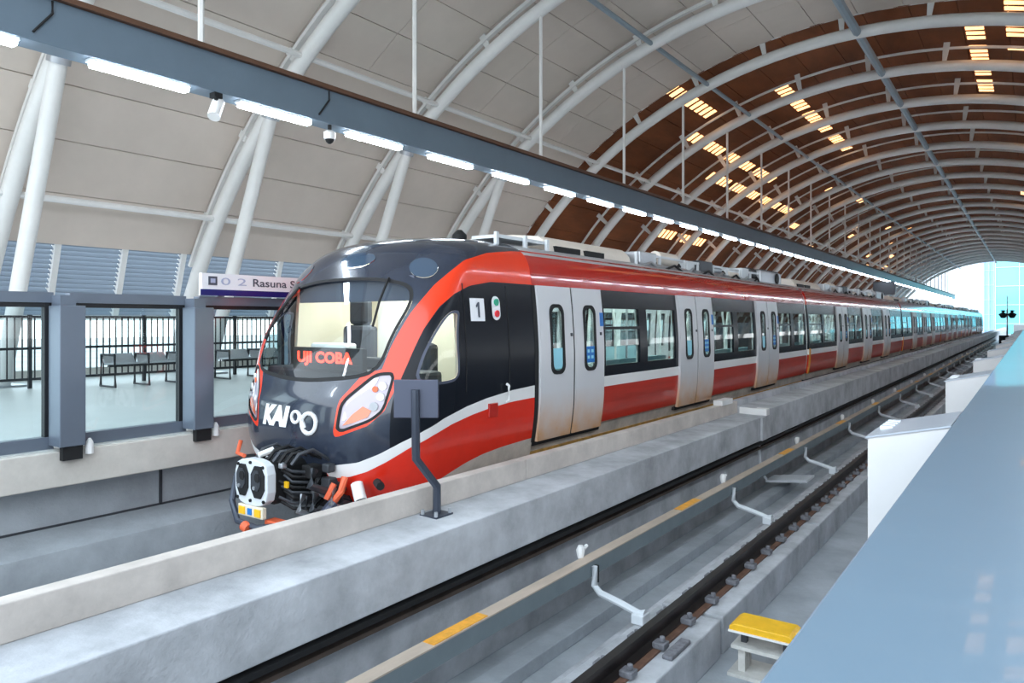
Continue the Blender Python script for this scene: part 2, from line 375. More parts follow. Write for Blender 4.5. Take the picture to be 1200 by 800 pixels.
# ------------------------------------------------------------------ left and right walls: louvres over a railing
def louvre_wall(sg, name, label):
    f = lambda X: XV + sg * (X - XV)
    root = bpy.data.objects.new(name, None); COL.objects.link(root); struct(root, label)
    xa, xb = 16.72, 17.25
    def lv(k): return RIB0 + RIBP * k
    for k in range(-1, 29):
        s0 = lv(k)
        for j in range(3):
            a, c = s0 + .06 + j * RIBP / 3, s0 + (j + 1) * RIBP / 3 - .06
            b = B(); n = 17
            for i in range(n):
                z = 1.36 + i * .0985; X = xb - (xb - xa) * i / n
                b.prism([(f(X), z), (f(X + .11), z + .098), (f(X + .11), z + .118), (f(X), z + .02)], a, c)
            stuff(b.obj('louvre_slats', M['louvre'], root))
            b = B(); b.prism([(f(xb - .05), 1.3), (f(xb + .12), 1.3), (f(xa + .10), 3.05), (f(xa - .06), 3.05)], c, c + .12); b.obj('mullion', M['white_steel'], root)
    for X, z0, z1 in ((xa - .05, 3.0, 3.10), (xb, 1.26, 1.34)):
        B().box(min(f(X), f(X + .15)), max(f(X), f(X + .15)), S0, S1, z0, z1).obj('sill', M['white_steel'], root)
    b = B(); b.prism([(f(16.85), -.3), (f(17.0), -.3), (f(17.0), .22), (f(16.85), .22)], S0, S1); b.obj('upstand', M['concrete_pale'], root)
    return root
louvre_wall(1, 'wall_left', 'left station wall of blue grey louvres between white mullions')
louvre_wall(-1, 'wall_right', 'right station wall of louvres')

# railing at the back of the far platform
def railing(s0, label):
    L = RIBP; X = 14.93
    t = thing('platform_railing', X, s0, .012, label, 'railing', 'black railing sections at the back of the platform')
    for z in (1.30, .72, .16): B().box(X - .02, X + .02, s0, s0 + L, z, z + .045).obj('rail', M['black'], t)
    for q in (0, .5): B().box(X - .03, X + .03, s0 + q * L, s0 + q * L + .06, .012, 1.36).obj('post', M['black'], t)
    for i in range(34):
        s = s0 + .1 + i * .122
        B().box(X - .011, X + .011, s, s + .022, .17, 1.31).obj('baluster', M['black'], t)
    return t
rl = railing(1.6, 'black railing section at the far left behind the glass')
RLAB = ['black railing section behind the bench seen through the middle glass', 'black railing section behind the right hand screen post', 'black railing section hidden mostly behind the train cab']
for k in range(1, 7):
    c = copy_tree(rl); c.location.y = 1.6 + RIBP * k
    c['label'] = RLAB[k - 1] if k < 4 else 'black railing section glimpsed through the train windows'
# benches
def bench(s0, L, label):
    X = 13.9
    t = thing('bench', X, s0, .012, label, 'bench', 'metal benches on the far platform')
    n = 3
    for i in range(n):
        a = s0 + i * L / n + .03; c = s0 + (i + 1) * L / n - .03
        B().prism([(X - .25, .45), (X + .2, .42), (X + .34, .62), (X + .30, .63), (X + .17, .46), (X - .25, .485)], a, c).obj('seat', M['metal'], t, bevel=.006)
    for i in range(n + 1):
        s = s0 + i * L / n
        b = B(); b.tube([W(X - .24, s, .62), W(X - .27, s, .04), W(X + .27, s, .04), W(X + .24, s, .62), W(X - .24, s, .62)], .028, 6); b.obj('leg_loop', M['black'], t)
    B().box(X - .05, X + .02, s0, s0 + L, .39, .43).obj('cross_beam', M['black'], t)
    return t
bench(6.75, 1.9, 'black framed metal bench behind the middle screen glass')
bench(9.1, 2.4, 'black framed metal bench just left of the train front')
bench(13.2, 2.4, 'black framed metal bench behind the leading car')

# ------------------------------------------------------------------ platform screen doors
def screen_post(s, label):
    t = thing('screen_post', 7.68, s + .12, .04, label, 'screen post', 'grey screen posts along the far platform edge')
    B().box(7.50, 7.745, s, s + .235, .05, 1.40).obj('cabinet', M['psd'], t, bevel=.008)
    B().box(7.56, 7.745, s + .03, s + .17, 1.40, 1.50).obj('neck', M['psd'], t)
    B().box(7.53, 7.60, s + .04, s + .22, -.085, .05).obj('foot', M['gap'], t)
    B().tube([W(7.57, s + .30, -.05), W(7.57, s + .30, .06), W(7.57, s + .30, .10)], [.04, .036, .012], 8).obj('sensor', M['white'], t, True)
    return t
def screen_panel(s0, s1, label):
    X = 7.80
    t = thing('platform_screen', X, (s0 + s1) / 2, .012, label, 'glass screen', 'glass platform screens')
    B().box(X - .05, X + .05, s0, s1, 1.43, 1.53).obj('top_rail', M['psd'], t)
    B().box(X - .05, X + .05, s0, s1, .012, .13).obj('bottom_rail', M['psd'], t)
    for a, c in ((s0, s0 + .06), (s1 - .075, s1)): B().box(X - .035, X + .035, a, c, .13, 1.43).obj('stile', M['black'], t)
    B().box(X - .03, X + .03, s0 + .06, s1 - .075, 1.385, 1.43).obj('glass_bead', M['black'], t)
    B().box(X - .008, X + .008, s0 + .06, s1 - .075, .13, 1.385).obj('glass', M['pglass'], t)
    return t
PS = [3.20 + 1.37 * i for i in range(-2, 8)]
PL = {2: 'grey screen post at the left beside the first glass', 3: 'grey screen post nearest the train front, tinged red'}
for i, s in enumerate(PS):
    screen_post(s, PL.get(i, 'grey screen post left of the picture edge' if i < 2 else 'grey screen post hidden behind the train'))
    if i: screen_panel(PS[i - 1] + .20, s + .05, {2: 'glass screen at the left edge of the photo', 3: 'middle glass screen between the two grey posts', 4: 'glass screen between the right post and the train'}.get(i, 'glass screen out of view left' if i < 2 else 'glass screen behind the train'))
# station name sign on the screens
t = thing('station_sign', 7.72, 5.9, 1.53, 'white station name board with a navy stripe above the screens', 'sign')
sgn = B().box(7.70, 7.76, 4.78, 8.6, 1.545, 1.80).obj('board', M['sign_white'], t)
B().box(7.692, 7.70, 4.76, 8.6, 1.545, 1.615).obj('stripe', M['navy'], t)
for s in (5.0, 6.6, 8.2): B().box(7.72, 7.79, s, s + .08, 1.531, 1.56).obj('clamp', M['psd'], t)
def sp(s0, z0): return lambda a, c: W(7.696, s0 + a, z0 + c)
text_on('station_name', 'Rasuna Said', .82, .095, sp(5.45, 1.665), M['sign_text'], t, bold=.015)
text_on('line_code', '0 2', .34, .085, sp(5.02, 1.67), M['sign_pale'], t)
B().box(7.694, 7.70, 4.86, 4.97, 1.665, 1.765).obj('icon', M['sign_text'], t)
B().box(7.691, 7.694, 4.885, 4.945, 1.69, 1.74).obj('icon_mark', M['sign_pale'], t)

# ------------------------------------------------------------------ light beam with LED tubes
def light_beam(XB, label, sg):
    t = thing('light_beam', XB, 0, 4.3, label, 'beam')
    e = .17 * sg
    B().prism([(XB - .17, 4.36), (XB + .17, 4.36), (XB + .17, 4.88), (XB - .17, 4.88)], S0, S1).obj('box_girder', M['beam'], t, bevel=.01)
    B().prism([(XB - .24, 4.88), (XB + .24, 4.88), (XB + .24, 4.945), (XB - .24, 4.945)], S0, S1).obj('top_lip', M['beam_lip'], t)
    for k in range(0, 28):
        s = RIB0 + RIBP * k; X = XB; a = math.asin((X - XV) / RT); z = ZV + RT * math.cos(a)
        B().tube([W(X, s, 4.94), W(X, s, z - .1)], .042, 6).obj('hanger_rod', M['white_steel'], t, True)
    return t
XB = 9.2
t = light_beam(XB, 'long slate grey light beam hung over the far platform', 1)
for s in (3.75, 7.75):
    B().tube([W(XB - .18, s + .02, 4.86), W(XB - .185, s + .02, 4.72), W(XB - .185, s - .18, 4.45)], .014, 6).obj('cable', M['gap'], t)
light_beam(2 * XV - XB, 'unseen matching light beam added over the near platform', -1)  # out of view, added so its tubes light the train's side
def led(XBm, s, label, group):
    t = thing('led_light', XBm, s + .6, 4.3, label, 'tube light', group)
    sgn = -1 if XBm > 4 else 1
    B().box(XBm - .12, XBm + .02, s, s + 1.26, 4.325, 4.36).obj('housing', M['fixture'], t)
    B().box(XBm - .13, XBm + .0, s + .02, s + 1.24, 4.262, 4.325).obj('tube', M['led'], t, bevel=.015)
    return t
l0 = led(XB - .03, 4.2, 'x', 'tube lights under the far light beam')
for i in range(-2, 58):
    c = l0 if i == 0 else copy_tree(l0)
    c.location.y = 4.8 + 2.005 * i
    c['label'] = (ORD[i + 1] + ' white tube light under the beam counting from the left edge') if -1 <= i < 11 else ('white tube light beyond the left edge of the photo' if i < -1 else 'distant white tube light far along the beam')
n0 = led(2 * XV - XB + .1, 4.2, 'unseen white tube light added over the near platform', 'unseen tube lights added over the near platform')  # unseen tubes added to brighten the side of the train
for i in range(-1, 50):
    if i: copy_tree(n0).location.y = 4.8 + 2.005 * i
# cameras on the beam
t = thing('bullet_camera', XB - .1, 5.86, 4.2, 'white cylindrical surveillance camera under the light beam', 'camera')
B().box(XB - .16, XB - .04, 5.80, 5.92, 4.29, 4.36).obj('mount', M['gap'], t)
B().tube([W(XB - .1, 5.86, 4.30), W(XB - .1, 5.88, 4.22)], .03, 8).obj('arm', M['gap'], t)
B().tube([W(XB - .05, 5.93, 4.27), W(XB - .14, 5.80, 4.02)], .085, 12).obj('housing', M['white'], t, True)
t = thing('dome_camera', XB - .1, 7.85, 4.1, 'small white dome camera with a black lens under the light beam', 'camera')
B().tube([W(XB - .1, 7.85, 4.36), W(XB - .1, 7.85, 4.26)], .03, 8).obj('stem', M['gap'], t)
B().tube([W(XB - .1, 7.85, 4.27), W(XB - .1, 7.85, 4.24), W(XB - .1, 7.85, 4.13)], [.05, .095, .09], 12).obj('housing', M['white'], t, True)
B().tube([W(XB - .1, 7.85, 4.135), W(XB - .1, 7.85, 4.09), W(XB - .1, 7.85, 4.06)], [.075, .055, .02], 12).obj('lens', M['gap'], t, True)
# hanging dark board far down the platform
t = thing('hanging_board', 9.0, 62, 3.2, 'dark hanging display board far down the platform', 'board')
B().box(8.4, 9.9, 62, 62.2, 3.2, 4.2).obj('panel', M['dark_metal'], t, bevel=.03)
B().box(9.1, 9.2, 62.05, 62.15, 4.2, 4.4).obj('hanger', M['white_steel'], t)

# ------------------------------------------------------------------ near track
RZ = -1.31
def rail_obj(X, label, clips):
    t = thing('running_rail', X, 0, RZ - .15, label, 'rail', 'steel running rails')
    B().prism([(X - .036, RZ), (X + .036, RZ), (X + .036, RZ - .035), (X + .012, RZ - .05), (X + .012, RZ - .125), (X + .07, RZ - .14), (X + .07, RZ - .152), (X - .07, RZ - .152), (X - .07, RZ - .14), (X - .012, RZ - .125), (X - .012, RZ - .05), (X - .036, RZ - .035)], -12, 104).obj('rail_bar', M['rail'], t)
    if clips:
        first = None
        for i in range(46):
            s = 2.7 + i * .6
            for q, sg in enumerate((-1, 1)):
                if first is None:
                    b = B(); b.box(X - .17, X - .06, s - .055, s + .055, RZ - .152, RZ - .10); b.tube([W(X - .13, s, RZ - .10), W(X - .13, s, RZ - .055)], .026, 6)
                    first = b.obj('rail_clip', M['clip'], t, bevel=.008); fs = s
                else:
                    c = first.copy(); COL.objects.link(c); c.location = (first.location[0] - (0 if sg < 0 else .23), first.location[1] + s - fs, 0)
        b = B(); b.box(X - .13, X + .13, -10, 104, RZ - .172, RZ - .152); b.obj('base_strip', M['rail_rust'], t)
    return t
rail_obj(2.63, 'dark steel rail on a concrete plinth in the foreground', True)
rail_obj(1.195, 'dark steel rail close under the near parapet', False)
for X in (6.77, 5.33): rail_obj(X, 'steel rail under the far edge of the train' if X > 6 else 'steel rail under the near edge of the train', False)
edges = [-5, 2.6, 6.60, 10.40, 14.2, 18.0, 21.8, 25.6, 29.4, 33.2, 37.0, 60, 104]
for i in range(len(edges) - 1):
    a, c = edges[i], edges[i + 1]
    dx = .0 if i % 2 else -.0
    o = B().box(2.32 + dx, 2.93, a + .06, c, -1.83, RZ - .172).obj('track_plinth', M['concrete'], bevel=.015)
    lab = {1: 'concrete plinth block nearest the camera, left of the yellow box', 2: 'concrete plinth block just behind the yellow box', 3: 'third concrete plinth block along the rail'}.get(i, 'concrete plinth block farther along the rail' if i else 'concrete plinth block outside the photo below')
    tag(o, lab, 'plinth', 'concrete plinth blocks under the rail')
for a, c in ((-5, 104),):
    tag(B().box(.9, 1.5, a, c, -1.83, RZ - .152).obj('track_plinth', M['concrete'], bevel=.015), 'concrete plinth under the rail beside the parapet', 'plinth')
    for X in (6.77, 5.33): tag(B().box(X - .3, X + .3, a, c, -1.83, RZ - .152).obj('track_plinth', M['concrete']), 'concrete plinth under the ' + ('far' if X > 6 else 'near') + ' wheels of the train', 'plinth')
o = B().box(2.35, 2.44, 5.55, 5.95, RZ - .172, RZ - .135).obj('junction_plate', M['clip'], bevel=.01); tag(o, 'small grey metal plate bolted on the plinth by the rail', 'plate')
# pale cable trough between rail and third rail
tag(B().box(2.97, 3.10, -10, 60, -1.83, -1.60).obj('cable_trough', M['concrete'], bevel=.01), 'long grey concrete cable trough beside the dark rail', 'cable trough')
tag(B().box(3.55, 3.75, -10, 100, -1.83, -1.70).obj('drain_kerb', M['concrete_grey'], bevel=.01), 'low concrete kerb along the foot of the walkway', 'kerb')
# third rail with its cover
t = thing('third_rail', 3.43, 0, -1.83, 'covered third rail with a cream top running beside the track', 'third rail')
B().prism([(3.38, -1.01), (3.49, -1.01), (3.49, -1.16), (3.475, -1.16), (3.475, -1.025), (3.395, -1.025), (3.395, -1.157), (3.38, -1.157)], -10, 104).obj('cover', M['cover'], t)
B().box(3.375, 3.495, -10, 104, -1.012, -1.0).obj('cover_top', M['cover_top'], t)
B().box(3.40, 3.47, -10, 104, -1.13, -1.05).obj('conductor', M['dark_metal'], t)
for i in range(14):
    s = 3.85 + 4.44 * i
    B().box(3.385, 3.487, s, s + .62, -1.0, -.994).obj('warning_label', M['warn'], t)
br0 = None
for i in range(-1, 22):
    s = 6.1 + 3.97 * i
    if br0 is None:
        br0 = thing('third_rail_bracket', 2.88, s, -1.46, 'x', 'bracket', 'white brackets holding the third rail')
        b = B(); b.tube([W(3.36, s, -1.06), W(3.36, s, -1.24), W(3.30, s, -1.30), W(3.1, s, -1.345), W(2.9, s, -1.40), W(2.84, s, -1.40)], [.03, .032, .034, .034, .034, .05], 8); b.obj('arm', M['bracket'], br0, True)
        B().box(2.83, 2.95, s - .07, s + .07, -1.48, -1.39).obj('foot', M['bracket'], br0, bevel=.01)
        B().box(3.34, 3.38, s + .035, s + .055, -1.22, -1.06).obj('insulator_strip', M['gap'], br0)
        b = B(); b.tube([W(3.51, s, -1.01), W(3.51, s, -.93), W(3.51, s, -.89)], [.03, .045, .025], 8); b.tube([W(3.51, s + .03, -.95), W(3.51, s + .12, -.92)], .018, 6); b.obj('clamp', M['white'], br0, True)
        c = br0; s00 = s
    else:
        c = copy_tree(br0)
    c.location.y = s
    c['label'] = {-1: 'white third rail bracket below the photo edge', 0: 'nearest white bracket holding the third rail', 1: 'second white bracket holding the third rail', 2: 'third white bracket, beside the thin cable pipe', 3: 'fourth white bracket holding the third rail'}.get(i, 'distant white bracket holding the third rail')
t = thing('cable_pipe', 3.85, 13.3, -1.83, 'thin white cable pipe with a flat tray below the walkway joint', 'cable pipe')
B().tube([W(3.98, 13.3, -.95), W(3.95, 13.3, -1.45), W(3.84, 13.3, -1.58)], .025, 8).obj('pipe', M['bracket'], t, True)
B().prism([(3.85, -1.62), (3.15, -1.54), (3.15, -1.50), (3.85, -1.58)], 13.25, 13.8).obj('tray', M['bracket'], t)
# balise
t = thing('balise', 1.88, 6.47, -1.83, 'yellow track beacon on a white metal stand between the rails', 'beacon')
B().prism([(1.61, -1.435), (2.15, -1.435), (2.15, -1.40), (2.11, -1.375), (1.65, -1.375), (1.61, -1.40)], 6.32, 6.62).obj('beacon_plate', M['yellow'], t, bevel=.008)
B().box(1.605, 2.155, 6.31, 6.63, -1.45, -1.433).obj('trim_plate', M['white'], t)
B().box(1.58, 1.62, 6.42, 6.54, -1.42, -1.38).obj('connector', M['yellow'], t, bevel=.005)
B().box(1.66, 2.14, 6.34, 6.60, -1.60, -1.57).obj('shelf', M['balise_grey'], t)
B().box(1.62, 2.16, 6.30, 6.66, -1.83, -1.80).obj('base', M['balise_grey'], t)
for X in (1.70, 2.06):
    B().box(X - .03, X + .03, 6.38, 6.44, -1.80, -1.60).obj('leg', M['balise_grey'], t); B().box(X - .03, X + .03, 6.50, 6.56, -1.80, -1.60).obj('leg', M['balise_grey'], t)
    B().box(X - .025, X + .025, 6.44, 6.50, -1.57, -1.45).obj('spacer', M['dark_metal'], t)
# marker plate on a cranked pole, on the walkway ledge
t = thing('marker_post', 4.18, 4.79, -.42, 'dark slate marker plate on a cranked pole standing on the walkway', 'marker post')
B().tube([W(4.18, 4.79, -.41), W(4.18, 4.79, -.17), W(4.20, 4.55, .10), W(4.20, 4.54, .68)], .036, 8).obj('pole', M['pole_grey'], t, True)
B().box(4.09, 4.28, 4.68, 4.90, -.425, -.405).obj('base_plate', M['pole_grey'], t)
for X in (4.11, 4.26):
    for s in (4.70, 4.88): B().tube([W(X, s, -.41), W(X, s, -.365)], .017, 6).obj('bolt', M['metal'], t)
b = B(); dX, dS = .155, .105; cX, cS = 4.22, 4.575
pts = [(cX + dX, cS - dS), (cX - dX, cS + dS)]
nx, ns = .02 * .56, .02 * .83
q = [(cX + dX - nx, cS - dS - ns), (cX - dX - nx, cS + dS - ns), (cX - dX + nx, cS + dS + ns), (cX + dX + nx, cS - dS + ns)]
b.add([W(X, s, z) for z in (.44, .76) for X, s in q], [(0, 1, 2, 3), (7, 6, 5, 4), (0, 4, 5, 1), (1, 5, 6, 2), (2, 6, 7, 3), (3, 7, 4, 0)])
b.obj('plate', M['plate_grey'], t, bevel=.006)

# ------------------------------------------------------------------ beyond the end of the hall
def tower(name, X0, X1, s0, s1, h, m, label, nx, nz):
    t = thing(name, (X0 + X1) / 2, s0, -8, label, 'building', 'buildings beyond the hall')
    B().box(X0, X1, s0, s1, -8, h).obj('wall', m, t)
    for i in range(nx + 1):
        X = X0 + (X1 - X0) * i / nx; B().box(X - .05, X + .05, s0 - .25, s0, -8, h).obj('mullion', M['tower_white'], t)
    for j in range(1, nz + 1):
        z = -8 + (h + 8) * j / nz; B().box(X0, X1, s0 - .18, s0, z - .08, z).obj('floor_band', M['tower_white'], t)
tower('glass_tower', -34, 6.6, 200, 230, 60, M['tower'], 'cyan glass tower beyond the far end of the hall', 9, 16)
tower('white_building', 9.5, 40, 230, 250, 60, M['tower_white'], 'white building left of the cyan tower beyond the hall', 8, 16)
tower('blue_building', 7.2, 9.3, 212, 228, 24, M['tower_blue'], 'narrow pale blue building between tower and white building', 2, 9)
t = thing('track_signal', 2.35, 108, -1.83, 'dark two headed railway signal mast at the far end of the track', 'signal')
B().tube([W(2.35, 108, -1.83), W(2.35, 108, 2.6)], .10, 8).obj('mast', M['metal'], t)
B().tube([W(2.35, 108, 2.6), W(2.35, 108, 4.2)], .05, 6).obj('antenna', M['metal'], t)
for X in (2.75, 1.85): B().tube([W(X, 107.7, 1.55), W(X, 107.6, 2.0), W(X, 107.7, 2.4)], [.25, .5, .3], 10).obj('signal_head', M['gap'], t)
B().box(1.5, 3.2, 107.6, 108.4, -1.83, -.6).obj('cabinet', M['gap'], t, bevel=.05)
tag(B().box(.4, 2.1, 131, 133, -1.83, .6).obj('end_barrier', M['cabinet'], bevel=.03), 'pale low barrier wall at the far end of the near track', 'barrier')
#TRAIN
# ================================================================== THE TRAIN
def pchip(xs, ys):
    xs = np.array(xs, float); ys = np.array(ys, float); h = np.diff(xs); d = np.diff(ys) / h
    m = np.zeros(len(xs)); m[0] = d[0]; m[-1] = d[-1]
    for i in range(1, len(xs) - 1):
        if d[i - 1] * d[i] > 0:
            w1 = 2 * h[i] + h[i - 1]; w2 = h[i] + 2 * h[i - 1]; m[i] = (w1 + w2) / (w1 / d[i - 1] + w2 / d[i])
    def f(x):
        x = np.clip(np.asarray(x, float), xs[0], xs[-1]); i = np.clip(np.searchsorted(xs, x) - 1, 0, len(xs) - 2); t = (x - xs[i]) / h[i]
        return (2*t**3 - 3*t**2 + 1)*ys[i] + (t**3 - 2*t**2 + t)*h[i]*m[i] + (-2*t**3 + 3*t**2)*ys[i+1] + (t**3 - t**2)*h[i]*m[i+1]
    return f
NOSE = pchip([-.6, -.2, .1, .4, .62, 1.2, 1.68, 1.9, 2.05, 2.13, 2.2, 2.25], [4.95, 4.76, 4.70, 4.72, 4.82, 5.13, 5.45, 5.60, 5.74, 5.88, 6.2, 6.6])
NLEN = pchip([-.6, .4, .62, 1.2, 1.68, 1.9, 2.05, 2.15, 2.2, 2.25], [.75, .75, .68, .50, .48, .55, .65, .75, .7, .4])
NEXP = pchip([-.6, .4, 1.2, 2.25], [2.2, 2.2, 2.6, 2.4])
HALF = pchip([-.6, -.17, .3, .8, 1.3, 1.67, 1.78, 1.9, 2.0, 2.08, 2.15, 2.2, 2.25], [1.17, 1.27, 1.325, 1.33, 1.305, 1.267, 1.255, 1.228, 1.18, 1.10, .96, .72, .12])
XT = 6.05                                                               # centre line of the train
SR = 7.16                                                               # rear of the cab shell
def contour(z, n=44, m=30):
    W_, N_, L_, e = float(HALF(z)), float(NOSE(z)), float(NLEN(z)), float(NEXP(z))
    ph = np.linspace(math.pi / 2, 0, n); t = W_ * np.abs(np.cos(ph)) ** (2 / e); y = N_ + L_ * (1 - np.abs(np.sin(ph)) ** (2 / e))
    t[-1] = W_; ys = np.linspace(y[-1], SR, m)[1:]
    t = np.concatenate([t, np.full(m - 1, W_)]); y = np.concatenate([y, ys])
    q = np.concatenate([[0], np.cumsum(np.hypot(np.diff(t), np.diff(y)))])
    return t, y, q
def on_cab(q, z, off=0.0):
    t, y, qq = contour(z); a = abs(q); i = min(max(np.searchsorted(qq, a), 1), len(qq) - 1)
    tt = np.interp(a, qq, t); yy = np.interp(a, qq, y)
    dt, dy = t[i] - t[i - 1], y[i] - y[i - 1]; l = math.hypot(dt, dy) or 1
    nt, ny = dy / l, -dt / l
    sg = 1 if q >= 0 else -1
    return W(XT - sg * (tt + nt * off), yy + ny * off, z)
def sdf(poly, P):
    P = np.asarray(P); poly = np.array(poly, float); n = len(poly); d = np.full(len(P), 1e9); inside = np.zeros(len(P), bool)
    for i in range(n):
        a, b = poly[i], poly[(i + 1) % n]; e = b - a; v = P - a
        h = np.clip((v @ e) / max(e @ e, 1e-12), 0, 1); d = np.minimum(d, np.hypot(*(v - h[:, None] * e).T))
        c = (a[1] > P[:, 1]) != (b[1] > P[:, 1])
        with np.errstate(divide='ignore', invalid='ignore'):
            x = a[0] + (P[:, 1] - a[1]) * (b[0] - a[0]) / (b[1] - a[1])
        inside ^= c & (P[:, 0] < x)
    return np.where(inside, -d, d)
def soften(poly, it=2):                                                  # rounded corners
    for _ in range(it):
        o = []
        for i in range(len(poly)):
            a, b = poly[i], poly[(i + 1) % len(poly)]
            o += [(a[0]*.78 + b[0]*.22, a[1]*.78 + b[1]*.22), (a[0]*.22 + b[0]*.78, a[1]*.22 + b[1]*.78)]
        poly = o
    return poly
class Shell:                                                             # triangles with (q, z) coordinates that can be cut along paint lines
    def __init__(s, V, Q, T): s.V, s.Q, s.T = V, Q, T
    def cut(s, d):
        V = [tuple(v) for v in s.V]; Q = [tuple(x) for x in s.Q]; d = list(np.where(np.abs(d) < 1e-5, 1e-5, d)); cache = {}
        def mid(i, j):
            k = (min(i, j), max(i, j))
            if k not in cache:
                i, j = k; t = d[i] / (d[i] - d[j])
                V.append(tuple(V[i][c] + (V[j][c] - V[i][c]) * t for c in range(6))); Q.append(tuple(Q[i][c] + (Q[j][c] - Q[i][c]) * t for c in range(2))); d.append(0); cache[k] = len(V) - 1
            return cache[k]
        I, O = [], []
        for t in s.T:
            neg = [d[i] < 0 for i in t]; c = sum(neg)
            if c == 3: I.append(t)
            elif c == 0: O.append(t)
            else:
                lone = neg.index(c == 1); a, b, e = t[lone], t[(lone + 1) % 3], t[(lone + 2) % 3]
                ab, ae = mid(a, b), mid(a, e)
                X, Y = (I, O) if c == 1 else (O, I)
                X.append((a, ab, ae)); Y.append((ab, b, e)); Y.append((ab, e, ae))
        V = np.array(V); Q = np.array(Q)
        return Shell(V, Q, I).trim(), Shell(V, Q, O).trim()
    def trim(s):
        used = sorted({i for t in s.T for i in t}); mp = {u: k for k, u in enumerate(used)}
        return Shell(s.V[used] if used else s.V[:0], s.Q[used] if used else s.Q[:0], [tuple(mp[i] for i in t) for t in s.T])
    def obj(s, name, m, parent, inset=0.0):
        off = np.array(wloc(parent)); me = bpy.data.meshes.new(name)
        P = s.V[:, :3] - s.V[:, 3:] * inset - off
        me.from_pydata(P.tolist(), [], s.T); me.materials.append(m)
        me.polygons.foreach_set('use_smooth', [True] * len(me.polygons))
        N = s.V[:, 3:]; N = N / np.linalg.norm(N, axis=1)[:, None]
        me.normals_split_custom_set_from_vertices(N.tolist())
        o = bpy.data.objects.new(name, me); COL.objects.link(o); o.parent = parent; return o
def cab_shell():
    zs = np.concatenate([np.linspace(-.58, 1.9, 84), np.linspace(1.9, 2.25, 26)[1:]])
    rows = []; qs = []
    for z in zs:
        t, y, q = contour(z)
        X = np.concatenate([XT + t[::-1], XT - t[1:]]); Y = np.concatenate([y[::-1], y[1:]]); qq = np.concatenate([-q[::-1], q[1:]])
        rows.append(np.stack([-X, Y, np.full(len(X), z)], 1)); qs.append(np.stack([qq, np.full(len(X), z)], 1))
    G = np.array(rows); Q = np.array(qs); nr, nc = G.shape[:2]
    du = np.gradient(G, axis=1); dv = np.gradient(G, axis=0); N = np.cross(du, dv); N /= np.maximum(np.linalg.norm(N, axis=2, keepdims=True), 1e-9)
    c = np.array([-XT, 7.5, 1.0]);
    s = np.sign((N * (G - c)).sum(2, keepdims=True)); N *= np.where(s == 0, 1, s)
    V = np.concatenate([G, N], 2).reshape(-1, 6); T = []
    for r in range(nr - 1):
        for k in range(nc - 1):
            a, b, e, f = r * nc + k, r * nc + k + 1, (r + 1) * nc + k + 1, (r + 1) * nc + k
            T += [(a, b, e), (a, e, f)] if k >= nc // 2 else [(a, b, f), (b, e, f)]
    return Shell(V, Q.reshape(-1, 2), T)
def aq(sh): return np.stack([np.abs(sh.Q[:, 0]), sh.Q[:, 1]], 1)
def lr(sh, d): return d

def strip(b, sg, s0, s1, z0, z1, off=0.0, th=.04):                      # curved plate on the car side between two heights
    n = max(2, int((z1 - z0) / .09) + 1); zs = np.linspace(z0, z1, n + 1)
    prof = [(XT - sg * (float(HALF(z)) + off), z) for z in zs] + [(XT - sg * (float(HALF(z)) + off - th), z) for z in zs[::-1]]
    n = len(prof); k = len(zs)
    vs = [W(X, s, z) for s in (s0, s1) for X, z in prof]
    fs = [(i, i + n, (i + 1) % n + n, (i + 1) % n) for i in range(n)]
    for o in (0, n):
        for i in range(k - 1): fs.append((o + i, o + i + 1, o + n - 2 - i, o + n - 1 - i))
    b.add(vs, fs); return b
def side_pt(sg, s, z, off): return W(XT - sg * (float(HALF(z)) + off), s, z)
def rrect(s0, s1, z0, z1, r, n=5):
    o = []
    for cx, cz, a0 in ((s1 - r, z1 - r, 0), (s0 + r, z1 - r, 90), (s0 + r, z0 + r, 180), (s1 - r, z0 + r, 270)):
        for i in range(n + 1):
            a = R_(a0 + 90 * i / n); o.append((cx + r * math.cos(a), cz + r * math.sin(a)))
    return o
def ring(b, sg, outer, inner, off0, off1):
    n = len(outer); vs = []
    for loop, off in ((outer, off0), (outer, off1), (inner, off1), (inner, off0)): vs += [side_pt(sg, s, z, off) for s, z in loop]
    fs = []
    for j in range(3):
        for i in range(n): fs.append((j * n + i, j * n + (i + 1) % n, (j + 1) * n + (i + 1) % n, (j + 1) * n + i))
    b.add(vs, fs)
def flat_patch(b, sg, loop, off):
    b.add([side_pt(sg, s, z, off) for s, z in loop], [tuple(range(len(loop)))])
ZB, ZW0, ZW1, ZD, ZT = -.12, .36, .50, -.17, 1.67
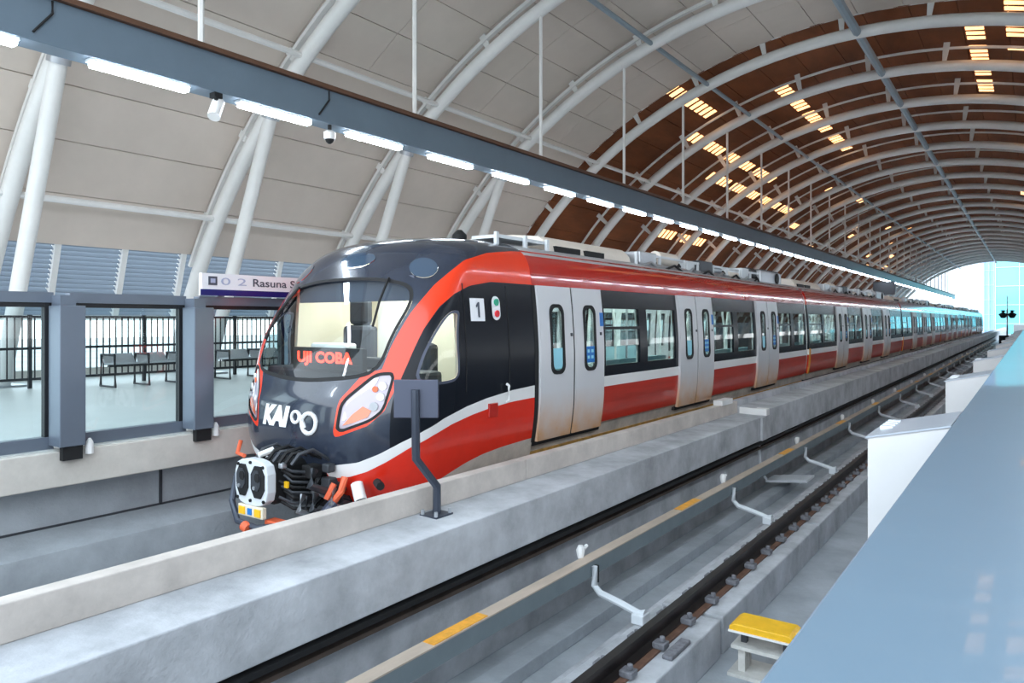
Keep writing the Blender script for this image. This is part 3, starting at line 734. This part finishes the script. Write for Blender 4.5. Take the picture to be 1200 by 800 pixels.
def door_leaf(car, sg, s0, s1, stick):
    c = (s0 + s1) / 2; h = .125; g0, g1 = .64, 1.42
    b = B(); off = .035
    strip(b, sg, s0, c - h, ZD, ZT, off); strip(b, sg, c + h, s1, ZD, ZT, off)
    strip(b, sg, c - h, c + h, ZD, g0, off); strip(b, sg, c - h, c + h, g1, ZT, off)
    d = b.obj('door_leaf', M['door'], car, True)
    b = B(); ring(b, sg, rrect(c - h - .035, c + h + .035, g0 - .035, g1 + .035, .11), rrect(c - h + .005, c + h - .005, g0 + .01, g1 - .01, .09), off - .005, off + .014); b.obj('gasket', M['gap'], d, True)
    b = B(); strip(b, sg, c - h, c + h, g0, g1, off - .012, .006); b.obj('pane', M['sglass'], d)
    if stick and sg > 0:
        b = B(); strip(b, sg, c - h + .015, c + h - .015, g0 + (.07 if stick == 'blue' else .03), g0 + .28, off - .002, .004); b.obj('sticker', M['blue' if stick == 'blue' else 'cyan'], d)
        if stick == 'blue':
            for q in (-.05, .05):
                for zz in (g0 + .12, g0 + .20): B().box(*sorted((XT - sg * (float(HALF(zz)) + off + .003), XT - sg * (float(HALF(zz)) + off - .004))), c + q - .025, c + q + .025, zz, zz + .04).obj('sticker_mark', M['cyan'], d)
        e = s1 - .09 if stick == 'blue' else s1 - .05
        b = B(); strip(b, sg, e - .02, e + .02, 1.06, 1.10, off + .012, .012); b.obj('catch', M['dark_metal'], d)
    return d
def door_pair(car, sg, c):
    hw = .79
    if sg > 0:
        door_leaf(car, sg, c - hw + .01, c - .025, 'cyan'); door_leaf(car, sg, c + .025, c + hw - .01, 'blue')
        b = B(); strip(b, sg, c + hw - .10, c + hw - .01, 1.18, 1.36, .04, .006); b.obj('door_notice', M['blue'], car)
    else:
        door_leaf(car, sg, c - hw + .01, c - .025, None); door_leaf(car, sg, c + .025, c + hw - .01, None)
    b = B(); strip(b, sg, c - .03, c + .03, ZD, ZT, .02, .03); b.obj('door_seal', M['gap'], car)
    b = B(); strip(b, sg, c - hw - .02, c + hw + .02, ZD - .05, ZD, .0, .06); b.obj('door_sill', M['gap'], car)
def side_bay(car, sg, s0, s1, nw):
    b = B(); strip(b, sg, s0, s1, ZB, ZW0); b.obj('lower_panel', M['red_low'], car, True)
    b = B(); strip(b, sg, s0, s1, ZW0, ZW1, .002); b.obj('waist_stripe', M['white'], car, True)
    b = B(); f0, f1 = .64, 1.42; wd = (s1 - s0)
    strip(b, sg, s0, s1, ZW1, f0); strip(b, sg, s0, s1, f1, ZT)
    e = [s0 + .10] + [s0 + wd * (i + 1) / nw for i in range(nw - 1)] + [s1 - .10]
    strip(b, sg, s0, s0 + .10, f0, f1); strip(b, sg, s1 - .10, s1, f0, f1)
    for i in range(1, nw): strip(b, sg, e[i] - .13, e[i] + .13, f0, f1)
    fr = b.obj('window_band', M['gloss_black'], car, True)
    b = B(); strip(b, sg, s0, s1, .0, f0, -.05, .02); strip(b, sg, s0, s1, f1, 1.86, -.05, .02)
    strip(b, sg, s0, s0 + .10, f0, f1, -.05, .02); strip(b, sg, s1 - .10, s1, f0, f1, -.05, .02)
    for i in range(1, nw): strip(b, sg, e[i] - .13, e[i] + .13, f0, f1, -.05, .02)
    b.obj('wall_lining', M['inner'], car)
    for i in range(nw):
        a = e[i] + (.13 if i else 0); c = e[i + 1] - (.13 if i < nw - 1 else 0)
        b = B(); strip(b, sg, a, c, f0, f1, -.012, .008); b.obj('pane', M['sglass'], fr)
        if i == 0: b = B(); strip(b, sg, a, c, 1.13, 1.17, .0, .03); b.obj('transom', M['gloss_black'], fr)
def roof_prof(z0): 
    zs = np.linspace(z0, 2.25, 22)
    return [(XT - float(HALF(z)), z) for z in zs] + [(XT + float(HALF(z)), z) for z in zs[::-1]]
def interior(car, s0, s1):
    B().box(XT - 1.2, XT + 1.2, s0, s1, -.10, .0).obj('floor_plate', M['inner_floor'], car)
    B().box(XT - 1.1, XT + 1.1, s0, s1, 1.86, 1.9).obj('inner_ceiling', M['inner'], car)
    for X in (-.45, .45): B().box(XT + X - .06, XT + X + .06, s0 + .3, s1 - .3, 1.835, 1.86).obj('lamp_strip', M['strip'], car)
def car_parts(car, s0, s1, doors, first=False):
    b = B(); b.prism(roof_prof(1.985), s0, s1); b.obj('roof', M['roof'], car, True)
    for sg in (1, -1):
        b = B(); strip(b, sg, s0, s1, ZT, 2.09, .006, .05); b.obj('cantrail', M['red'], car, True)
        b = B(); strip(b, sg, s0, s1, ZT + .13, ZT + .145, .012, .02); b.obj('rain_gutter', M['red_low'], car)
        b = B(); strip(b, sg, s0, s1, -.30, ZB - .0, -.05, .06); b.obj('skirt', M['skirt'], car, True)
        b = B(); strip(b, sg, s0, s1, -.36, -.30, -.03, .06); b.obj('skirt_edge', M['rust'] if first else M['gap'], car)
        edges = [s0] + [x for d in doors for x in (d - .79, d + .79)] + [s1]
        for i in range(0, len(edges), 2):
            if edges[i + 1] - edges[i] > .3: side_bay(car, sg, edges[i], edges[i + 1], 2)
        for d in doors: door_pair(car, sg, d)
    if first:
        for sg in (1, -1): b = B(); strip(b, sg, s0 - .02, s0 + .065, ZD, ZT, .004, .05); b.obj('door_post', M['gap'], car)
    interior(car, s0 + .05, s1 - .05)
    for i in range(0, len(edges), 2):
        a, c = edges[i], edges[i + 1]
        if c - a < 1: continue
        for sg in (1, -1):
            b = B(); X = XT - sg * 1.0; b.prism([(X - sg * .22, .10), (X - sg * .22, .70), (X - sg * .15, .70), (X - sg * .08, .42), (X + sg * .28, .42), (X + sg * .28, .36), (X - sg * .1, .30), (X - sg * .1, .10)], a + .25, c - .25); b.obj('bench_seat', M['seat'], car)
            for s in (a + .22, c - .22): B().tube([W(X + sg * .25, s, .02), W(X + sg * .25, s, 1.0), W(X + sg * .15, s, 1.85)], .03, 6).obj('grab_pole', M['inner'], car, True)
    for s in doors: B().tube([W(XT, s, 0), W(XT, s, 1.86)], .022, 6).obj('grab_pole', M['metal'], car, True)
    B().box(XT - 1.05, XT + 1.05, s0 + .1, s1 - .1, -.62, -.10).obj('underframe', M['dark_metal'], car)
    for f in ((s0 + 2.6 if not first else 9.0), s1 - 2.6):
        B().box(XT - .95, XT + .95, f - 1.3, f + 1.3, -1.05, -.62).obj('bogie', M['gap'], car, bevel=.05)
        for s in (f - .95, f + .95):
            for X in (XT - .72, XT + .72): B().tube([W(X - .06, s, RZ + .36), W(X + .06, s, RZ + .36)], .36, 18).obj('wheel', M['rail'], car, True)
def ac_unit(car, s0, L, name='aircon_fairing'):
    b = B(); X0, X1 = XT - .92, XT + .92
    prof = [(X0, 2.08), (X0 + .04, 2.26), (X0 + .16, 2.37), (XT - .3, 2.42), (XT + .3, 2.42), (X1 - .16, 2.37), (X1 - .04, 2.26), (X1, 2.08)]
    b.prism(prof, s0 + .1, s0 + L); o = b.obj(name, M['roof_unit'], car, bevel=.04)
    B().box(X0 - .005, X0 + .1, s0 + .25, s0 + .9, 2.14, 2.24).obj('vent_slot', M['gap'], o)
    B().box(X0 - .005, X0 + .1, s0 + 1.05, s0 + 1.6, 2.14, 2.24).obj('vent_slot', M['gap'], o)
def roof_gear(car, s0, s1):
    rnd = random.Random(5); s = s0
    for X in (XT - .95, XT - .75):
        B().tube([W(X, s0, 2.16), W(X, s1, 2.16)], .035, 6).obj('conduit', M['metal'], car, True)
    B().box(XT - .95, XT - .9, s0, s1, 2.30, 2.34).obj('guard_rail', M['bracket'], car)
    i = 0
    while s < s1 - .5:
        L = rnd.uniform(.35, .8); h = rnd.uniform(.12, .26); m = [M['metal'], M['roof_unit'], M['bracket'], M['dark_metal']][i % 4]
        if i % 3 == 1:
            B().tube([W(XT - .82, s, 2.16 + h * .7), W(XT - .82, s + L, 2.16 + h * .7)], h * .55, 12).obj('air_tank', m, car, True)
        else: B().box(XT - .98, XT - .45, s, s + L, 2.08, 2.14 + h).obj('equipment_box', m, car, bevel=.02)
        B().box(XT - .97, XT - .93, s - .1, s - .06, 2.05, 2.34).obj('guard_post', M['bracket'], car)
        B().box(XT + .4, XT + .95, s, s + L, 2.08, 2.14 + h).obj('equipment_box', m, car, bevel=.02)
        B().tube([W(XT - .90, s + L + .06, 2.10), W(XT - .90, s + L + .06, 2.22), W(XT - .90, s + L + .06, 2.27)], [.05, .055, .02], 8).obj('insulator', M['gap'], car, True)
        B().tube([W(XT - 1.0, s + .05, 2.12), W(XT - 1.02, s + L * .5, 2.20), W(XT - 1.0, s + L, 2.12)], .02, 6).obj('roof_cable', M['gap' if i % 2 else 'metal'], car, True)
        s += L + rnd.uniform(.16, .3); i += 1
def fan_box(car, s0):
    o = B().box(XT - .95, XT + .95, s0, s0 + 1.7, 2.1, 2.42).obj('fan_box', M['metal'], car, bevel=.04)
    B().tube([W(XT - .98, s0 + 1.25, 2.27), W(XT - .93, s0 + 1.25, 2.27)], .13, 16).obj('fan', M['gap'], o, True)
    B().box(XT - .9, XT + .9, s0 + .1, s0 + 1.6, 2.42, 2.45).obj('top_grille', M['dark_metal'], o)

# ---- leading car
car1 = thing('train_car', XT, 12.3, RZ, 'leading red and black rail car with a rounded cab and KAI lettering', 'rail car', 'cars of the red train')
car_parts(car1, SR, 19.82, [8.0, 12.2, 16.4], True)
B().box(XT - .9, XT - .5, 7.0, 8.05, 2.24, 2.28).obj('roof_walkway', M['bracket'], car1)
for s in (6.9, 7.5, 8.0): B().box(XT - .95, XT - .91, s, s + .05, 2.0, 2.3).obj('guard_post', M['bracket'], car1)
B().tube([W(XT - .35, 6.95, 2.2), W(XT - .35, 6.95, 2.30), W(XT - .35, 6.95, 2.36)], [.09, .09, .03], 10).obj('antenna', M['gap'], car1, True)
ac_unit(car1, 8.0, 2.55); roof_gear(car1, 10.7, 17.0); fan_box(car1, 17.2)
sh = cab_shell()
P_wind = soften([(-.80, .73), (0, .66), (.80, .73), (.93, .84), (.95, 1.12), (1.0, 1.44), (.90, 1.60), (.5, 1.67), (0, 1.69), (-.5, 1.67), (-.90, 1.60), (-1.0, 1.44), (-.95, 1.12), (-.93, .84)], 2)
P_head = soften([(.635, .20), (.65, .34), (.67, .48), (.80, .61), (.92, .72), (1.0, .735), (1.09, .735), (1.085, .58), (1.08, .42), (.97, .325), (.80, .26)], 1)
P_red = [(.585, .19), (.60, .14), (.66, .15), (.95, .26), (1.10, .40), (1.18, .70), (1.21, .85), (1.26, 1.18), (1.32, 1.40), (1.42, 1.53), (1.60, 1.62), (1.93, 1.675), (5, 1.675), (5, 2.09), (2.4, 2.085), (2.0, 2.06), (1.60, 1.995), (1.34, 1.89), (1.16, 1.62), (1.06, 1.34), (.995, 1.0), (.97, .78), (.80, .76), (.62, .50)]
P_white = [(.42, -.165), (.82, -.10), (1.05, -.01), (1.27, .10), (1.50, .20), (1.75, .29), (2.1, .375), (2.43, .43), (2.9, .48), (3.3, .5), (5, .5), (5, .36), (3.3, .36), (2.9, .35), (2.51, .32), (2.2, .28), (1.88, .22), (1.6, .14), (1.34, .04), (1.1, -.09), (.89, -.19), (.7, -.25), (.46, -.285)]
P_low = [(.40, -.20), (.89, -.10), (1.34, .1), (1.88, .28), (2.51, .40), (5, .45), (5, -.12), (3.2, -.12), (2.7, -.14), (2.35, -.17), (2.05, -.22), (1.63, -.32), (1.2, -.43), (.9, -.50), (.55, -.55)]
P_side = [(1.16, -1), (1.16, .7), (1.25, 1.2), (1.4, 1.55), (1.7, 1.72), (5, 1.72), (5, -1)]
P_win = soften([(1.34, .66), (1.345, .89), (1.40, 1.15), (1.46, 1.32), (1.58, 1.34), (1.63, 1.24), (1.86, .74), (1.82, .66)], 2)
hole, sh = sh.cut(sdf([(-.44, -1), (.44, -1), (.44, -.19), (-.44, -.19)], sh.Q))
g, sh = sh.cut(sdf(P_wind, sh.Q))
g.obj('windscreen', M['wglass'], car1, .012)
g, sh = sh.cut(sdf(P_wind, sh.Q) - .035); g.obj('windscreen_frame', M['gap'], car1, -.004)
for nm, m, poly, off, ins in (('headlight_glass', 'lens', P_head, 0, .012), ('headlight_surround', 'gap', P_head, .028, .0)):
    d = sdf(poly, aq(sh)) - off; g, sh = sh.cut(d)
    l, r = g.cut(g.Q[:, 0]); r.obj(nm, M[m], car1, ins); l.obj(nm, M[m], car1, ins)
g, sh = sh.cut(sdf(P_win, aq(sh))); l, r = g.cut(g.Q[:, 0]); r.obj('cab_side_window', M['sglass'], car1, .012); l.obj('cab_side_window', M['sglass'], car1, .012)
g, sh = sh.cut(sdf(P_win, aq(sh)) - .028); l, r = g.cut(g.Q[:, 0]); r.obj('cab_window_frame', M['plate_grey'], car1, -.006); l.obj('cab_window_frame', M['plate_grey'], car1, -.006)
for cq, cz, rq, rz, sl in ((0, 1.915, .27, .085, 0), (.95, 1.80, .17, .10, .25)):
    Pq = aq(sh) if cq else sh.Q
    x = (Pq[:, 0] - cq); y = (Pq[:, 1] - cz) + sl * x
    g, sh = sh.cut((np.hypot(x / rq, y / rz) - 1) * .1)
    if cq: l, r = g.cut(g.Q[:, 0]); r.obj('roof_lamp', M['lens_roof'], car1, -.006); l.obj('roof_lamp', M['lens_roof'], car1, -.006)
    else: g.obj('roof_lamp', M['lens_roof'], car1, -.006)
for nm, m, poly in (('cab_arch', 'orange', P_red), ('swoosh_stripe', 'white', P_white), ('cab_lower_panel', 'red_cab', P_low)):
    g, sh = sh.cut(sdf(poly, aq(sh))); l, r = g.cut(g.Q[:, 0]); r.obj(nm, M[m], car1); l.obj(nm, M[m], car1)
g, sh = sh.cut(sdf([(.44, -.29), (.55, -.54), (.9, -.49), (1.2, -.42), (1.63, -.31), (2.05, -.21), (2.35, -.16), (2.7, -.13), (3.2, -.11), (5, -.11), (5, -1), (.44, -1)], aq(sh)))
if g.T: g.obj('cab_skirt', M['skirt'], car1)
g, sh = sh.cut(sdf(P_side, aq(sh))); l, r = g.cut(g.Q[:, 0]); r.obj('cab_side', M['gloss_black'], car1); l.obj('cab_side', M['gloss_black'], car1)
sh.obj('cab_mask', M['slate'], car1)
# headlight internals, wiper, number plate, side lamps, handles
for sg in (1, -1):
    for q, z, r, m in ((1.02, .63, .042, 'white'), (1.03, .53, .04, 'white'), (.99, .44, .042, 'metal'), (.955, .60, .03, 'amber')):
        B().tube([on_cab(sg * q, z, .004), on_cab(sg * q, z, -.012)], r, 12).obj('headlamp_bulb', M[m], car1, True)
    for nm, m, pts in (('daylight_bar', 'white', ((.675, .30), (.70, .30), (.95, .66), (.96, .71), (.91, .70), (.70, .48))), ('orange_reflection_patch', 'amber', ((.68, .25), (.80, .285), (.94, .34), (.97, .40), (.88, .44), (.78, .36)))):  # the amber patch paints an orange reflection low in the headlight
        b = B(); b.add([on_cab(sg * q, z, -.006) for q, z in pts], [tuple(range(6))]); b.obj(nm, M[m], car1)
B().tube([on_cab(.62, 1.70, .03), on_cab(.66, 1.45, .035), on_cab(.72, 1.20, .03)], .014, 6).obj('wiper', M['gap'], car1, True)
B().tube([on_cab(-.80, 1.64, .02), on_cab(-.95, 1.35, .03), on_cab(-.98, 1.05, .02)], .016, 6).obj('wiper', M['gap'], car1, True)
b = B(); strip(b, 1, 5.97, 6.20, 1.25, 1.49, .01, .012); pl = b.obj('number_plate', M['sign_white'], car1)
b = B(); b.add([side_pt(1, 6.05 + x, 1.29 + y, .015) for x, y in ((.030, 0), (.062, 0), (.062, .16), (.036, .16), (0, .125), (0, .10), (.030, .115))], [(0, 1, 2, 3, 6), (3, 4, 5, 6)]); b.obj('numeral', M['sign_text'], pl)
b = B(); flat_patch(b, 1, rrect(6.33, 6.48, 1.26, 1.52, .07), .012); pl = b.obj('lamp_capsule', M['sign_white'], car1)
for z, m in ((1.455, 'green'), (1.33, 'redlamp')):
    b = B(); c = side_pt(1, 6.41, z, .012); b.tube([c, c + Vector((.015, 0, 0))], .038, 12); b.obj('lamp', M[m], pl, True)
B().tube([side_pt(1, 6.55, .36, .02), side_pt(1, 6.55, .38, .05), side_pt(1, 6.55, .54, .05), side_pt(1, 6.55, .56, .02)], .016, 6).obj('grab_handle', M['white'], car1, True)
b = B(); strip(b, 1, 6.24, 6.40, .22, .37, .02, .03); b.obj('socket_cover', M['red'], car1, bevel=.008)
for s in (5.86, 6.62): b = B(); strip(b, 1, s, s + .014, .52, 1.64, .004, .01); b.obj('cab_door_seam', M['gap'], car1)
# lettering on the nose
def nose(q0, z0, tilt=0.0): return lambda a, c: on_cab(q0 + a, z0 + c + a * tilt, .006)
text_on('lettering', 'KAI', .47, .215, nose(-.47, .185), M['white'], car1, shear=.22, bold=.075)
def loop_mark(cq, cz, rq, rz, n=22, a0=0, a1=360): return [on_cab(cq + rq * math.cos(R_(a0 + (a1 - a0) * i / n)), cz + rz * math.sin(R_(a0 + (a1 - a0) * i / n)), .008) for i in range(n + 1)]
b = B(); b.tube(loop_mark(.095, .30, .055, .055), .017, 6); b.tube(loop_mark(.285, .25, .095, .098), .022, 6); b.tube([on_cab(.13, .345, .008), on_cab(.175, .30, .008), on_cab(.23, .20, .008)], .02, 6); b.obj('loop_emblem', M['white'], car1, True)
# cab interior
B().box(XT - 1.2, XT + 1.2, 6.95, 7.02, -.1, 1.95).obj('cab_bulkhead', M['cream'], car1)
B().box(XT - 1.05, XT + 1.05, 5.5, 6.95, -.1, 0).obj('cab_floor', M['inner_floor'], car1)
B().prism([(XT - 1.12, 0), (XT + 1.12, 0), (XT + 1.12, .74), (XT - 1.12, .74)], 5.25, 5.75).obj('driver_desk', M['dark_metal'], car1, bevel=.04)
B().box(XT + .15, XT + .72, 5.55, 5.75, .74, 1.0).obj('desk_console', M['inner'], car1, bevel=.03)
B().box(XT - .5, XT - .1, 5.5, 5.65, .74, .86).obj('desk_meter', M['gap'], car1, bevel=.02)
d = B().box(XT - .56, XT + .52, 5.16, 5.22, .735, .97).obj('destination_display', M['gap'], car1)
text_on('display_text', 'UJI COBA', .86, .155, lambda a, c: W(XT + .44 - a, 5.152, .775 + c), M['red_emit'], d, bold=.04)
t_ = B().box(XT - .55, XT + .0, 6.2, 6.36, .5, 1.0).obj('driver_seat', M['seat_dark'], car1, bevel=.06)
B().box(XT - .45, XT - .1, 6.24, 6.34, 1.0, 1.32).obj('headrest', M['seat_dark'], t_, bevel=.05)
B().box(XT - .55, XT + .0, 5.85, 6.3, .42, .55).obj('seat_cushion', M['seat_dark'], t_, bevel=.05)
B().tube([W(XT - .28, 6.1, .0), W(XT - .28, 6.1, .45)], .06, 8).obj('seat_stem', M['gap'], t_)
t_ = B().box(XT + .42, XT + .92, 6.2, 6.36, .5, 1.2).obj('assistant_seat', M['seat_dark'], car1, bevel=.06)
B().box(XT + .50, XT + .84, 6.24, 6.34, 1.2, 1.52).obj('headrest', M['seat_dark'], t_, bevel=.05)
B().box(XT + .42, XT + .92, 5.9, 6.3, .42, .55).obj('seat_cushion', M['seat_dark'], t_, bevel=.05)
B().box(XT + .36, XT + .42, 5.9, 6.3, .72, .78).obj('armrest', M['seat_dark'], t_, bevel=.02)
B().tube([W(XT + .67, 6.1, .0), W(XT + .67, 6.1, .45)], .06, 8).obj('seat_stem', M['gap'], t_)
B().box(XT - .95, XT - .78, 6.93, 6.95, 1.1, 1.3).obj('notice', M['redlamp'], car1)
B().box(XT + .55, XT + 1.0, 6.90, 6.95, 0, 1.8).obj('bulkhead_door', M['inner'], car1)
B().box(XT - .9, XT + .9, 5.55, 5.58, 1.46, 1.72).obj('sun_blind', M['plate_grey'], car1)
B().box(XT - .7, XT + .7, 6.0, 6.5, 1.86, 1.89).obj('cab_lamp', M['strip'], car1)
for sg in (1, -1):
    b = B(); strip(b, sg, 5.80, 6.15, .0, 1.5, -.05, .02); strip(b, sg, 6.15, 6.95, .0, 1.84, -.05, .02); b.obj('cab_lining', M['cream'], car1)
    b = B(); strip(b, sg, 5.45, 5.80, .0, .60, -.06, .02); b.obj('cab_lining', M['cream'], car1)
    b = B(); strip(b, sg, 5.79, 5.86, .60, 1.60, -.03, .05); b.obj('cab_pillar', M['cream'], car1)
B().box(XT - .95, XT + .95, 6.02, 6.95, 1.885, 1.92).obj('cab_ceiling', M['cream'], car1)
# coupler under the nose
cp = B().box(XT - .20, XT + .20, 4.36, 5.3, -.50, -.10).obj('coupler', M['gap'], car1, bevel=.05)
b = B(); b.prism(soften([(XT - .25, -.12), (XT - .12, -.06), (XT + .12, -.06), (XT + .25, -.12), (XT + .25, -.42), (XT + .14, -.50), (XT - .14, -.50), (XT - .25, -.42)], 1), 4.26, 4.36); b.obj('coupler_face', M['bracket'], cp, bevel=.01)
def octo(X, z, rx, rz, k=.45): return [(X + sx * rx * a_, z + sz * rz * b_) for sx, sz, a_, b_ in ((1, 1, 1, k), (1, 1, k, 1), (-1, 1, k, 1), (-1, 1, 1, k), (-1, -1, 1, k), (-1, -1, k, 1), (1, -1, k, 1), (1, -1, 1, k))]
for X, dr in ((XT - .115, .0), (XT + .118, .012)):
    B().prism(octo(X, -.265, .098 - dr, .150), 4.245, 4.262).obj('coupler_port', M['gap'], cp)
    B().prism(octo(X + .012, -.25, .066, .095), 4.236, 4.247).obj('port_block', M['dark_metal'], cp)
    B().prism(octo(X - .015, -.22, .035, .04), 4.228, 4.238).obj('port_socket', M['gap'], cp)
    B().tube([W(X + .03, 4.238, -.32), W(X + .03, 4.225, -.32)], .018, 8).obj('port_pin', M['metal'], cp)
for X, z in ((XT, -.09), (XT, -.45), (XT - .2, -.44), (XT + .2, -.44), (XT - .19, -.12), (XT + .19, -.12)):
    B().tube([W(X, 4.262, z), W(X, 4.245, z)], .016, 6).obj('face_bolt', M['gap'], cp)
for i in range(7):
    X = XT + .12 - .09 * i
    B().tube([W(X, 4.40, -.09), W(X - .03, 4.46, .0), W(X - .06, 4.60, .03 - .03 * (i % 2)), W(X - .08, 4.80, -.10)], .018, 6).obj('jumper_cable', M['gap' if i % 3 else 'dark_metal'], cp, True)
for i in range(8):
    z = -.12 - .05 * i
    B().tube([W(XT - .21, 4.42 + .03 * (i % 3), z), W(XT - .30 - .02 * (i % 2), 4.50, z - .06), W(XT - .36, 4.72, z - .10), W(XT - .30, 4.95, z)], .016, 6).obj('jumper_cable', M['gap' if i % 2 else 'dark_metal'], cp, True)
for i, (dx, ds, dz, h, m) in enumerate(((-.34, .42, -.20, .09, 'gap'), (-.46, .55, -.32, .08, 'dark_metal'), (-.34, .62, -.44, .08, 'gap'), (-.52, .5, -.16, .06, 'dark_metal'), (-.24, .2, -.12, .04, 'metal'), (-.24, .3, -.44, .06, 'dark_metal'))):
    B().box(XT + dx - h, XT + dx + h * .6, 4.2 + ds, 4.2 + ds + h * 1.6, dz - h * .7, dz + h * .7).obj('valve_block', M[m], cp, bevel=.015)
B().box(XT - .19, XT + .19, 4.25, 4.30, -.61, -.50).obj('coupler_plate', M['cream'], cp, bevel=.01)
for X in (XT - .12, XT + .12): B().box(X - .045, X + .045, 4.24, 4.25, -.59, -.52).obj('plate_mark', M['yellow'], cp)
B().box(XT - .03, XT + .03, 4.24, 4.25, -.585, -.525).obj('plate_mark', M['blue'], cp)
B().tube([W(XT + .36, 4.36, -.25), W(XT + .33, 4.28, -.50), W(XT + .15, 4.22, -.66), W(XT - .15, 4.22, -.68), W(XT - .3, 4.3, -.66)], .03, 8).obj('guard_bow', M['pole_grey'], cp, True)
B().tube([W(XT + .02, 4.2, -.68), W(XT - .06, 4.2, -.70)], .05, 10).obj('drain_cap', M['hose'], cp, True)
B().tube([W(XT + .30, 4.36, .08), W(XT + .30, 4.32, -.04), W(XT + .16, 4.30, -.05)], .02, 8).obj('valve_handle', M['hose'], cp, True)
B().tube([W(XT + .02, 4.36, -.04), W(XT - .02, 4.5, .0)], .03, 8).obj('air_pipe', M['white'], cp, True)
rnd = random.Random(3)
for i in range(9):
    X = XT - .25 - .45 * rnd.random(); s = 4.55 + .4 * rnd.random(); z = -.15 - .3 * rnd.random()
    B().tube([W(X, s, z), W(X - .05, s - .1, z - .12), W(X - .02, s + .12, z - .22)], rnd.uniform(.02, .045), 8).obj('cable_loop', M['dark_metal' if i % 3 else 'metal'], cp, True)
B().tube([W(XT - .70, 4.80, -.24), W(XT - .72, 4.74, -.36), W(XT - .66, 4.70, -.46)], .035, 8).obj('hose_coupling', M['hose'], cp, True)
B().tube([W(XT - .62, 4.74, -.30), W(XT - .60, 4.66, -.44)], .03, 8).obj('hose_coupling', M['hose'], cp, True)
B().tube([W(XT - .66, 4.70, -.46), W(XT - .62, 4.60, -.58), W(XT - .55, 4.6, -.66)], .05, 8).obj('hose', M['plate_grey'], cp, True)
B().tube([W(XT - .80, 4.86, -.30), W(XT - .90, 4.82, -.44)], .06, 10).obj('hose_coupling', M['white'], cp, True)
B().tube([W(XT - .90, 4.82, -.44), W(XT - .82, 4.75, -.58)], .05, 8).obj('hose', M['gap'], cp, True)
B().tube([W(XT - .98, 4.95, -.28), W(XT - 1.1, 4.88, -.29)], .04, 8).obj('hose_coupling', M['gap'], cp, True)
B().box(XT - .31, XT - .26, 4.44, 4.46, -.33, -.27).obj('yellow_tag', M['yellow'], cp)
B().box(XT - .55, XT - .15, 4.30, 4.42, -.68, -.62).obj('red_bar', M['hose'], cp, bevel=.01)
B().box(XT - .6, XT + .6, 4.95, 5.6, -.62, -.10).obj('front_frame', M['gap'], cp)

# ---- following cars
def gangway(car, s):
    B().box(XT - 1.08, XT + 1.08, s - .125, s + .12, -.5, 2.05).obj('gangway_bellows', M['gap'], car, bevel=.03)
    for sg in (1, -1):
        b = B(); strip(b, sg, s + .17, s + .30, -.14, .52, .012, .03); b.obj('gangway_guard', M['warn'] if sg > 0 else M['gap'], car)
CL = 17.2; E1 = 19.95
car2 = thing('train_car', XT, E1 + CL / 2, RZ, 'second red rail car, right behind the leading car', 'rail car', 'cars of the red train')
car_parts(car2, E1 + .13, E1 + CL - .13, [E1 + 4.3, E1 + 8.55, E1 + 12.8])
gangway(car2, E1); ac_unit(car2, E1 + .4, 3.0); roof_gear(car2, E1 + 3.6, E1 + 12.6); fan_box(car2, E1 + 12.9)
for i, lab in enumerate(['third rail car of the red train', 'fourth rail car of the red train', 'fifth rail car of the red train', 'last visible rail car of the red train at the far end']):
    c = copy_tree(car2); c.location.y += CL * (i + 1); c['label'] = lab
